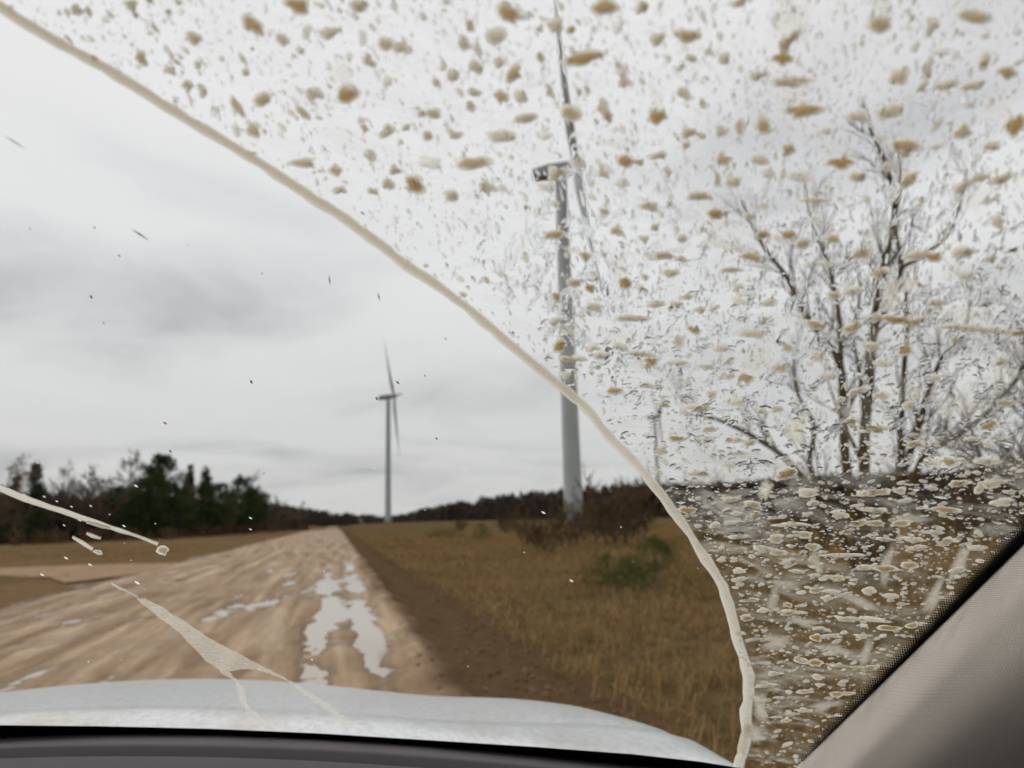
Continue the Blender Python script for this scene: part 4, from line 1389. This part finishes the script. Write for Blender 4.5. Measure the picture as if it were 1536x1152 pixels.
def splat_mesh(x, y, rx, ry, ang, brown, seed, op=1.0, n=20, soft=False, hmul=1.0):
    r = np.random.default_rng(seed)
    a = np.arange(n) * 2 * math.pi / n
    rad = 1 + 0.0 * a
    for k in (2, 3, 4, 5, 7):
        rad = rad + r.normal(0, 0.34 / k) * np.cos(k * a + r.random() * 6.28)
    rad = np.clip(rad + r.normal(0, 0.035, n), 0.45, 1.6)
    ca, sa = math.cos(math.radians(ang)), math.sin(math.radians(ang))
    V, A, Fc = [], [], []
    # the wet silt settles towards the lower edge: thickest point sits low, upper edge thins out
    sx0, sy0 = r.normal(0, 0.10), 0.12
    rings = ((1.0, 0.0), (0.90, 0.22), (0.74, 0.48), (0.50, 0.78), (0.24, 0.95))
    if soft:
        rings = ((1.0, 0.0), (0.85, 0.10), (0.65, 0.19), (0.42, 0.27), (0.2, 0.33))
    for f_, th in rings:
        for k in range(n):
            ex, ey = rx * rad[k] * math.cos(a[k]), ry * rad[k] * math.sin(a[k])
            ux = f_ * ex + (1 - f_) * sx0 * rx
            uy = f_ * ey + (1 - f_) * sy0 * ry
            X, Y = ux * ca - uy * sa, ux * sa + uy * ca
            q = glass_hit(x + X, y + Y)
            th2 = th * (1.0 if soft else (1.0 + 0.25 * math.sin(a[k])))
            V.append(q + glass_n(q) * (0.0010 + 0.0012 * th2 * min(1, (rx + ry) / 18) * hmul))
            A.append((min(th2, 1), brown, op, 1))
    q = glass_hit(x + sx0 * rx * ca - sy0 * ry * sa, y + sx0 * rx * sa + sy0 * ry * ca)
    V.append(q + glass_n(q) * (0.0010 + 0.0013 * hmul * min(1, (rx + ry) / 18)))
    A.append((0.36 if soft else 1.0, brown, op, 1))
    for i in range(len(rings) - 1):
        for k in range(n):
            Fc.append((i * n + k, i * n + (k + 1) % n, (i + 1) * n + (k + 1) % n, (i + 1) * n + k))
    b0 = (len(rings) - 1) * n
    for k in range(n):
        Fc.append((b0 + k, b0 + (k + 1) % n, len(V) - 1))
    return V, Fc, A


items = []
for ln in SP.replace('\n', ';').split(';'):
    v = [float(q) for q in ln.split(',')]
    items.append(v)
items.sort(key=lambda v: -v[2] * v[3])
rest = MB()
rest_A = []
for i, (x, y, rx, ry, ang, br) in enumerate(items):
    opq = 0.95 if br > 0.12 else 0.72
    br = min(1.0, br + 0.24 * max(0.0, min(1.0, (520 - y) / 120)) * (br > 0.06))
    k_ = 1.22 if y < 520 else 1.28
    V, Fc, A = splat_mesh(x, y, rx * k_, ry * k_, ang, br, 500 + i, op=opq)
    if i < 298:
        mk('mud_splat', V, Fc, m_mud, windscreen, smooth=True, attrs={'mud': A})
    else:
        rest.add((V, Fc))
        rest_A.extend(A)

# the swept edge: mud pushed up by the wiper
ARC = [(-90, -40), (0, 18), (65, 58), (130, 94), (195, 132), (260, 173), (326, 212), (391, 252), (456, 295), (500, 322), (555, 361), (610, 404), (649, 429), (698, 466), (737, 498), (776, 531), (815, 564), (854, 595), (879, 617), (911, 657), (937, 683), (969, 718), (1008, 767), (1047, 826), (1077, 871), (1093, 910), (1106, 959), (1118, 1000), (1123, 1030), (1119, 1068), (1120, 1108), (1110, 1142), (1102, 1168)]


def poly_strip(path, wl, wr, name, brown=0.12, op=0.96, seed=0, jitter=0.8, tl_=0.9, sub=6, prof=None, parent=None):
    """a strip of mud on the glass along a photo path: wl, wr half widths left/right of travel"""
    P = np.array(spline([np.array([*q, 0.0]) for q in path], (len(path) - 1) * sub + 1))[:, :2]
    r = np.random.default_rng(seed)
    n = len(P)
    wl = np.interp(np.linspace(0, 1, n), np.linspace(0, 1, len(np.atleast_1d(wl))), np.atleast_1d(wl))
    wr = np.interp(np.linspace(0, 1, n), np.linspace(0, 1, len(np.atleast_1d(wr))), np.atleast_1d(wr))
    prof = prof or [(-1.0, 0.0), (-0.86, 0.45), (-0.4, 0.85), (0.2, 0.9), (0.6, 0.7), (0.85, 0.32), (1.0, 0.0)]
    V, A = [], []
    j1 = np.interp(np.arange(n), np.arange(0, n + 2, 2), r.normal(0, jitter, len(np.arange(0, n + 2, 2))))
    j2 = np.interp(np.arange(n), np.arange(0, n + 2, 2), r.normal(0, jitter, len(np.arange(0, n + 2, 2))))
    for i in range(n):
        d = P[min(i + 1, n - 1)] - P[max(i - 1, 0)]
        d /= np.linalg.norm(d) + 1e-9
        nr = np.array([-d[1], d[0]])      # points to the lower left when travelling right and down
        for s, th in prof:
            off = -s * (wr[i] + j1[i]) if s > 0 else -s * (wl[i] + j2[i])
            if s > 0:
                q2 = P[i] - nr * s * max(wr[i] + j1[i], 0.3)
            else:
                q2 = P[i] + nr * (-s) * max(wl[i] + j2[i], 0.3)
            q = glass_hit(*q2)
            V.append(q + glass_n(q) * (0.0012 + 0.0016 * th))
            A.append((th, brown if not isinstance(brown, list) else float(np.interp(i / n, np.linspace(0, 1, len(brown)), brown)), op, 1))
    return mk(name, V, grid_faces(n, len(prof)), m_mud, parent or windscreen, smooth=True, attrs={'mud': A})


rg = poly_strip(ARC, [7, 7, 7, 7, 7, 7, 7, 7, 8, 9, 8], [13, 13, 12, 12, 11, 11, 10, 10, 11, 13, 11], 'mud_ridge', [0.52, 0.52, 0.50, 0.45, 0.28, 0.10, 0.06], 0.90, 4, 1.1, prof=[(-1.0, 0.0), (-0.85, 0.40), (-0.4, 0.85), (0.1, 0.9), (0.42, 0.62), (0.62, 0.30), (0.8, 0.13), (1.0, 0.0)])
rg['label'] = 'curved ridge of mud pushed aside by the wiper'
# second, broken run of mud hanging below the ridge's foot
for j, (pth, wa, wb) in enumerate([
        ([(1126, 1048), (1138, 1054), (1152, 1056)], [3, 3, 1], [3, 4, 2]), ([(1122, 1090), (1116, 1110), (1112, 1135)], [5, 6, 8], [4, 5, 6]),
        ([(1122, 1000), (1140, 998), (1156, 999)], [3, 2, 1], [3, 2, 1]), ([(1118, 966), (1134, 962), (1152, 964)], [2, 2, 1], [2, 2, 1])]):
    poly_strip(pth, wa, wb, 'mud_run', 0.02, 0.72, 20 + j, 1.0, sub=5)
# streaks left inside the wiped field
poly_strip([(-30, 722), (10, 741), (60, 760), (120, 780), (180, 800), (236, 820)], [5, 6, 5, 4, 3, 2.5], [5, 5, 4, 4, 3, 2.5], 'mud_streak', 0.02, 0.92, 31, 0.5, sub=8)
V, Fc, A = splat_mesh(243, 828, 12, 7, 5, 0.7, 901)
mk('mud_splat', V, Fc, m_mud, windscreen, smooth=True, attrs={'mud': A})
poly_strip([(107, 810), (122, 818), (138, 828)], [2, 3, 3], [2, 3, 3], 'mud_streak', 0.02, 0.9, 32, 0.3)
V, Fc, A = splat_mesh(146, 831, 8, 4, 15, 0.5, 902)
mk('mud_splat', V, Fc, m_mud, windscreen, smooth=True, attrs={'mud': A})
poly_strip([(128, 787), (145, 792), (163, 797)], [1.5, 2.5, 1.5], [1.5, 2, 1.5], 'mud_streak', 0.02, 0.8, 33, 0.2)
poly_strip([(128, 804), (138, 808), (150, 812)], [1.5, 3, 1.5], [1.5, 2.5, 1.5], 'mud_streak', 0.02, 0.9, 34, 0.2)
poly_strip([(165, 878), (178, 886), (196, 894), (206, 900)], [1, 2, 1, 1.5], [1, 2, 1, 1.5], 'mud_streak', 0.02, 0.7, 35, 0.4)
flatp = [(-1.0, 0.0), (-0.93, 0.5), (-0.4, 0.55), (0.3, 0.55), (0.93, 0.5), (1.0, 0.0)]
WEDGE = [(204, 900), (237, 929), (271, 954), (308, 994), (333, 1012), (352, 1025), (360, 1054), (371, 1079), (377, 1090), (402, 1088), (383, 1071), (369, 1056), (367, 1037), (354, 1021), (342, 1009), (362, 1007), (383, 1007), (404, 1012), (433, 1025), (454, 1044), (479, 1060), (500, 1077), (519, 1096), (528, 1095), (517, 1079), (496, 1060), (467, 1044), (442, 1027), (425, 1017), (396, 1004), (367, 987), (333, 971), (300, 950), (267, 929), (233, 908), (217, 900)]
rw = random.Random(3)
W2 = []
for i, q in enumerate(WEDGE):
    q2 = WEDGE[(i + 1) % len(WEDGE)]
    for k in range(4):
        W2.append((q[0] + (q2[0] - q[0]) * k / 4 + rw.gauss(0, 0.8), q[1] + (q2[1] - q[1]) * k / 4 + rw.gauss(0, 0.8)))
from mathutils.geometry import tessellate_polygon
tri = tessellate_polygon([[Vector((x, y, 0)) for x, y in W2]])
mk('mud_film', [on_glass(x, y, 0.0012) for x, y in W2], tri, m_mud, windscreen, attrs={'mud': [(0.25, 0.5, 0.75, 1)] * len(W2)})

# everything too small to pick apart: thin splashes, milky droplets, clear beads
filmMB, filmA = rest, rest_A
for i, ln in enumerate(FILM.split(';')):
    x, y, rx, ry, ang, op = [float(q) for q in ln.split(',')]
    V, Fc, A = splat_mesh(x, y, rx * 1.5, ry * 1.5, ang, 0.0, 1500 + i, op=min(1, op * 1.5), soft=True, hmul=0.2)
    filmMB.add((V, Fc))
    filmA.extend(A)

arc_y = np.array([q[1] for q in ARC[1:26]], float)
arc_x = np.array([q[0] for q in ARC[1:26]], float)


def muddy(x, y):
    """right of the swept edge and left of the black border"""
    ax_ = np.interp(y, arc_y, arc_x) if y < 1000 else 1128
    bx_ = np.interp(y, [780, 1140], [1536, 1195]) if y > 780 else 1600
    return ax_ + 14 < x < bx_ + 4


def small_splat(MBx, AL, x, y, rx, ry, ang, brown, op, r, n=10, h=0.0008):
    a0 = r.random() * 6.28
    ca, sa = math.cos(ang), math.sin(ang)
    V, Fc, A = [], [], []
    rad = 1 + r.normal(0, 0.11, n)
    for f_, th in ((1.0, 0.0), (0.72, 0.5)):
        for k in range(n):
            w = 2 * math.pi * k / n + a0
            ux, uy = rx * rad[k] * f_ * math.cos(w), ry * rad[k] * f_ * math.sin(w)
            q = glass_hit(x + ux * ca - uy * sa, y + ux * sa + uy * ca)
            V.append(q + glass_n(q) * (0.0009 + h * th))
            A.append((th, brown, op, 1))
    q = glass_hit(x, y)
    V.append(q + glass_n(q) * (0.0009 + h))
    A.append((0.75, brown, op, 1))
    for k in range(n):
        Fc.append((k, (k + 1) % n, n + (k + 1) % n, n + k))
        Fc.append((n + k, n + (k + 1) % n, 2 * n))
    MBx.add((V, Fc))
    AL.extend(A)


r = np.random.default_rng(77)
cnt = 0
while cnt < 4800:
    x, y = r.random() * 1580 - 10, r.random() * 1180 - 20
    if not muddy(x, y):
        continue
    low = np.clip((y - 560) / 150, 0, 1)
    dens = 0.24 + 0.55 * low
    dens *= 0.35 + 1.1 * float(fbm(x * 0.012, y * 0.018, 90, 3))
    if r.random() > dens:
        continue
    cnt += 1
    s = 0.8 + 1.2 * r.random() + (3.2 * r.random() ** 4)
    if low < 0.5:
        ang = math.radians(np.interp(x, [0, 700, 1100, 1536], [52, 68, 88, 110]) + r.normal(0, 14))
        el = 1.5 + 1.6 * r.random()
        small_splat(filmMB, filmA, x, y, s * el * 0.85, s * 0.62, ang, 0.25 * r.random(), 0.35 + 0.55 * r.random(), r)
    else:
        ang = r.normal(0, 0.18)
        el = 1.1 + 1.1 * r.random()
        small_splat(filmMB, filmA, x, y, s * el, s * 0.78, ang, 0.05 + 0.5 * r.random() ** 2, 0.5 + 0.45 * r.random(), r)
cnt = 0
while cnt < 420:     # middling drops in the upper, unswept glass
    x, y = r.random() * 1560, r.random() * 640 - 10
    if not muddy(x, y) or r.random() > 0.35 + 1.0 * float(fbm(x * 0.008, y * 0.012, 140, 3)):
        continue
    cnt += 1
    s = 2.6 + 4.2 * r.random() ** 2
    hz_ = np.clip((y - 250) / 250, 0, 1)
    ang = math.radians(np.interp(x, [0, 700, 1100, 1536], [45, 55, 80, 140]) * (1 - hz_) + r.normal(0, 18))
    small_splat(filmMB, filmA, x, y, s * (1.15 + 0.6 * r.random()), s * 0.85, ang, 0.2 + 0.5 * r.random(), 0.6 + 0.35 * r.random(), r, n=12)
sp_ = MB()
sp_.V, sp_.F = filmMB.V, filmMB.F
o = mk('mud_speckle', sp_.V, sp_.F, m_mud, windscreen, smooth=True, attrs={'mud': filmA})
o['kind'] = 'stuff'
o['label'] = 'countless small mud drops and thin splashes on the windscreen'

# clear beads of water: little lenses on the outside of the glass
bd = MB()
cnt = 0
while cnt < 2800:
    x, y = r.random() * 1580 - 10, r.random() * 860 - 20
    if not muddy(x, y):
        continue
    if r.random() > 0.25 + 0.75 * np.clip((x - 500) / 500, 0, 1) * (0.5 + 1.0 * float(fbm(x * 0.01, y * 0.014, 120, 3))):
        continue
    cnt += 1
    s = 1.1 + 1.6 * r.random() + 3.0 * r.random() ** 4
    low = np.clip((y - 420) / 200, 0, 1)
    if low < r.random():
        ang = math.radians(np.interp(x, [0, 700, 1100, 1536], [52, 70, 90, 105]) + r.normal(0, 15))
        rx_, ry_ = s * (1.2 + 1.6 * r.random()), s * 0.65
    else:
        ang = r.normal(0, 0.2)
        rx_, ry_ = s * (1.1 + 1.2 * r.random()), s * 0.8
    n = 8
    ca, sa = math.cos(ang), math.sin(ang)
    V = []
    mid_d = np.linalg.norm(glass_hit(x, y) - CAM)
    hh = min(rx_, ry_) * mid_d / F * 0.42
    rad = 1 + r.normal(0, 0.10, n)
    for f_, th in ((1.0, 0.0), (0.85, 0.30), (0.5, 0.78)):
        for k in range(n):
            w = 2 * math.pi * k / n
            ux, uy = rx_ * rad[k] * f_ * math.cos(w), ry_ * rad[k] * f_ * math.sin(w)
            q = glass_hit(x + ux * ca - uy * sa, y + ux * sa + uy * ca)
            V.append(q + glass_n(q) * (0.0006 + hh * th))
    q = glass_hit(x, y)
    V.append(q + glass_n(q) * (0.0006 + hh))
    Fc = [tuple(range(n - 1, -1, -1))]
    for i in range(2):
        for k in range(n):
            Fc.append((i * n + k, i * n + (k + 1) % n, (i + 1) * n + (k + 1) % n, (i + 1) * n + k))
    for k in range(n):
        Fc.append((2 * n + k, 2 * n + (k + 1) % n, 3 * n))
    bd.add((V, Fc))
o = bd.build('water_beads', m_drop, windscreen)
o['kind'] = 'stuff'
o['label'] = 'clear little water beads on the unswept glass'

# thin dirty film drying between the drops
m_film, t, out = new_mat('milky_film')
at_ = N(t, 'ShaderNodeAttribute', attribute_name='mud')
sp = N(t, 'ShaderNodeSeparateColor')
link(t, at_.outputs['Color'], sp.inputs[0])
tcn = t.nodes.new('ShaderNodeTexCoord')
mpn = N(t, 'ShaderNodeMapping')
mpn.inputs['Scale'].default_value = (0.55, 1.0, 1.0)
link(t, tcn.outputs['Object'], mpn.inputs[0])
na = N(t, 'ShaderNodeTexNoise', ins={'Scale': 46.0, 'Detail': 4.5, 'Roughness': 0.68, 'Distortion': 0.9})
link(t, mpn.outputs[0], na.inputs['Vector'])
nb_ = N(t, 'ShaderNodeTexNoise', ins={'Scale': 14.0, 'Detail': 4.0, 'Roughness': 0.6})
link(t, mpn.outputs[0], nb_.inputs['Vector'])
fa = ramp(t, na.outputs[0], [(0.44, 0.0), (0.60, 1.0)])
fb = ramp(t, nb_.outputs[0], [(0.38, 0.2), (0.60, 1.0)])
al = math_n(t, 'MULTIPLY', math_n(t, 'MULTIPLY', fa, fb), sp.outputs[0], clamp=True)
tl = N(t, 'ShaderNodeBsdfTranslucent', ins={'Color': (0.56, 0.545, 0.475, 1)})
tp = N(t, 'ShaderNodeBsdfTransparent')
mx = N(t, 'ShaderNodeMixShader')
link(t, al, mx.inputs[0])
link(t, tp.outputs[0], mx.inputs[1])
link(t, tl.outputs[0], mx.inputs[2])
link(t, mx.outputs[0], out.inputs[0])
rows, A = [], []
for y in np.linspace(-40, 1146, 90):
    ax_ = np.interp(y, [q[1] for q in ARC], [q[0] for q in ARC])
    bx_ = np.interp(y, [-40, 780, 1140], [1660, 1560, 1215])
    row = []
    for u in np.linspace(0, 1, 40):
        q = glass_hit(ax_ + (bx_ - ax_) * u, y)
        row.append(q + glass_n(q) * 0.0004)
        d_ = np.interp(y, [0, 420, 640, 760, 1150], [0.10, 0.18, 0.40, 0.66, 0.78]) * min(1.0, 0.4 + 4 * u)
        A.append((d_, 0, 0, 1))
    rows.append(row)
v, f = loft(rows)
o = mk('dirt_film', v, f, m_film, windscreen, smooth=True, attrs={'mud': A})
o['kind'] = 'stuff'

# rippled water film: a thin slab, flat against the glass and uneven outside, with open patches
m_wet, t, out = new_mat('rippled_water_film')
tcn = t.nodes.new('ShaderNodeTexCoord')
mpn = N(t, 'ShaderNodeMapping')
mpn.inputs['Rotation'].default_value = (math.radians(30), 0, 0)
mpn.inputs['Scale'].default_value = (1.0, 0.45, 1.0)
link(t, tcn.outputs['Object'], mpn.inputs[0])
na = N(t, 'ShaderNodeTexNoise', ins={'Scale': 330.0, 'Detail': 3.0, 'Roughness': 0.6, 'Distortion': 0.5})
nb_ = N(t, 'ShaderNodeTexNoise', ins={'Scale': 150.0, 'Detail': 4.0, 'Roughness': 0.65, 'Distortion': 0.6})
for n in (na, nb_):
    link(t, mpn.outputs[0], n.inputs['Vector'])
at_ = N(t, 'ShaderNodeAttribute', attribute_name='mud')
sp = N(t, 'ShaderNodeSeparateColor')
link(t, at_.outputs['Color'], sp.inputs[0])
cover = ramp(t, math_n(t, 'ADD', nb_.outputs[0], math_n(t, 'MULTIPLY', math_n(t, 'SUBTRACT', sp.outputs[0], 1.0), 0.16)), [(0.535, 0.0), (0.56, 1.0)])
b = N(t, 'ShaderNodeBump', ins={'Strength': 1.0, 'Distance': 0.0006})
link(t, na.outputs[0], b.inputs['Height'])
nm = N(t, 'ShaderNodeMix', data_type='VECTOR')
geo = t.nodes.new('ShaderNodeNewGeometry')
link(t, sp.outputs[1], nm.inputs[0])
link(t, geo.outputs['Normal'], nm.inputs[4])
link(t, b.outputs[0], nm.inputs[5])
rf = N(t, 'ShaderNodeBsdfRefraction', ins={'IOR': 1.33, 'Roughness': 0.0, 'Color': (0.99, 0.99, 0.99, 1)})
link(t, nm.outputs[1], rf.inputs['Normal'])
tp = N(t, 'ShaderNodeBsdfTransparent')
mx = N(t, 'ShaderNodeMixShader')
link(t, cover, mx.inputs[0])
link(t, tp.outputs[0], mx.inputs[1])
link(t, rf.outputs[0], mx.inputs[2])
link(t, mx.outputs[0], out.inputs[0])
SL = []
for off, gch in ((0.0002, 0.0), (0.0005, 1.0)):
    rows, A = [], []
    for y in np.linspace(-40, 800, 60):
        ax_ = np.interp(y, [q[1] for q in ARC], [q[0] for q in ARC]) + 14
        ax_ = max(ax_, np.interp(y, [0, 300], [560, 640]))
        bx_ = np.interp(y, [-40, 780, 1140], [1660, 1560, 1215])
        row = []
        for u in np.linspace(0, 1, 40):
            q = glass_hit(ax_ + (bx_ - ax_) * u, y)
            row.append(q + glass_n(q) * off)
            A.append((float(np.interp(y, [0, 180, 330, 480, 620, 740, 800], [.25, .65, 1.10, 1.18, .90, .35, .05])) * min(1.0, u * 8) * float(np.interp(ax_ + (bx_ - ax_) * u, [960, 1120], [1.0, 0.80])), gch, 0, 1))
        rows.append(row)
    v, f = loft(rows)
    SL.append((v, f, A))
(v1, f1, A1), (v2, f2, A2) = SL
o = mk('water_film', np.concatenate([v1, v2]), [tuple(q) for q in f1] + [tuple(int(k) + len(v1) for k in q[::-1]) for q in f2], m_wet, windscreen, smooth=True, attrs={'mud': A1 + A2})
o['kind'] = 'stuff'

# a few dark scratches, chips and flecks on the wiped part
m_chip = pmat('dark_fleck', (0.03, 0.028, 0.03), 0.6)
m_pale, t, out = new_mat('pale_fleck')
tl = N(t, 'ShaderNodeBsdfTranslucent', ins={'Color': (0.8, 0.8, 0.77, 1)})
link(t, tl.outputs[0], out.inputs[0])
fl = MB()
for (x0, y0, x1, y1, w) in [(2, 205, 38, 228, .9), (193, 345, 224, 365, 1.2), (138, 343, 142, 347, 1.2), (492, 415, 495, 432, 1), (566, 440, 569, 456, 1), (175, 385, 179, 389, 1.2), (133, 445, 137, 452, 1.6), (374, 572, 378, 580, 1.6), (243, 636, 250, 640, 1.3), (42, 345, 44, 348, 1), (152, 486, 155, 489, .9), (280, 370, 282, 373, .9), (252, 678, 257, 682, 1.3), (593, 574, 599, 580, 1.4), (653, 659, 656, 663, 1.2), (563, 598, 566, 604, 1.5), (636, 565, 638, 569, 1), (667, 510, 669, 513, 1), (391, 412, 393, 415, .9), (540, 320, 546, 326, 1.5), (394, 712, 396, 714, 1)]:
    d = np.array([x1 - x0, y1 - y0], float)
    L = np.linalg.norm(d)
    nrm = np.array([-d[1], d[0]]) / L * w
    c = [np.array([x0, y0]), (np.array([x0, y0]) + np.array([x1, y1])) / 2 - nrm, np.array([x1, y1]), (np.array([x0, y0]) + np.array([x1, y1])) / 2 + nrm]
    fl.add(([on_glass(*q, 0.0012) for q in c], [(0, 1, 2, 3)]))
o = fl.build('dark_flecks', m_chip, windscreen)
o['kind'] = 'stuff'
fl = MB()
for k in range(26):
    x, y = r.random() * 1050, 640 + 480 * r.random()
    if y > 1060 or (y < 1000 and x > np.interp(y, arc_y, arc_x) - 15):
        continue
    s = 0.6 + 0.8 * r.random() ** 2
    fl.add(([on_glass(x + s * math.cos(w) * 1.3, y + s * math.sin(w), 0.0012) for w in np.arange(6) * 1.0472], [tuple(range(6))]))
for (x, y, s) in [(118, 783, 3), (95, 791, 2), (203, 732, 3), (135, 762, 2), (55, 697, 2), (35, 745, 2), (65, 748, 2), (84, 755, 2), (106, 763, 2), (134, 850, 3), (98, 840, 3), (62, 865, 3), (375, 780, 2.4), (185, 792, 2.5), (375, 797, 2), (205, 877, 4), (815, 772, 3), (857, 874, 3)]:
    fl.add(([on_glass(x + s * math.cos(w) * 1.1, y + s * math.sin(w) * .5 + s * .5 * math.cos(w), 0.0012) for w in np.arange(6) * 1.0472], [tuple(range(6))]))
o = fl.build('pale_flecks', m_pale, windscreen)
o['kind'] = 'stuff'
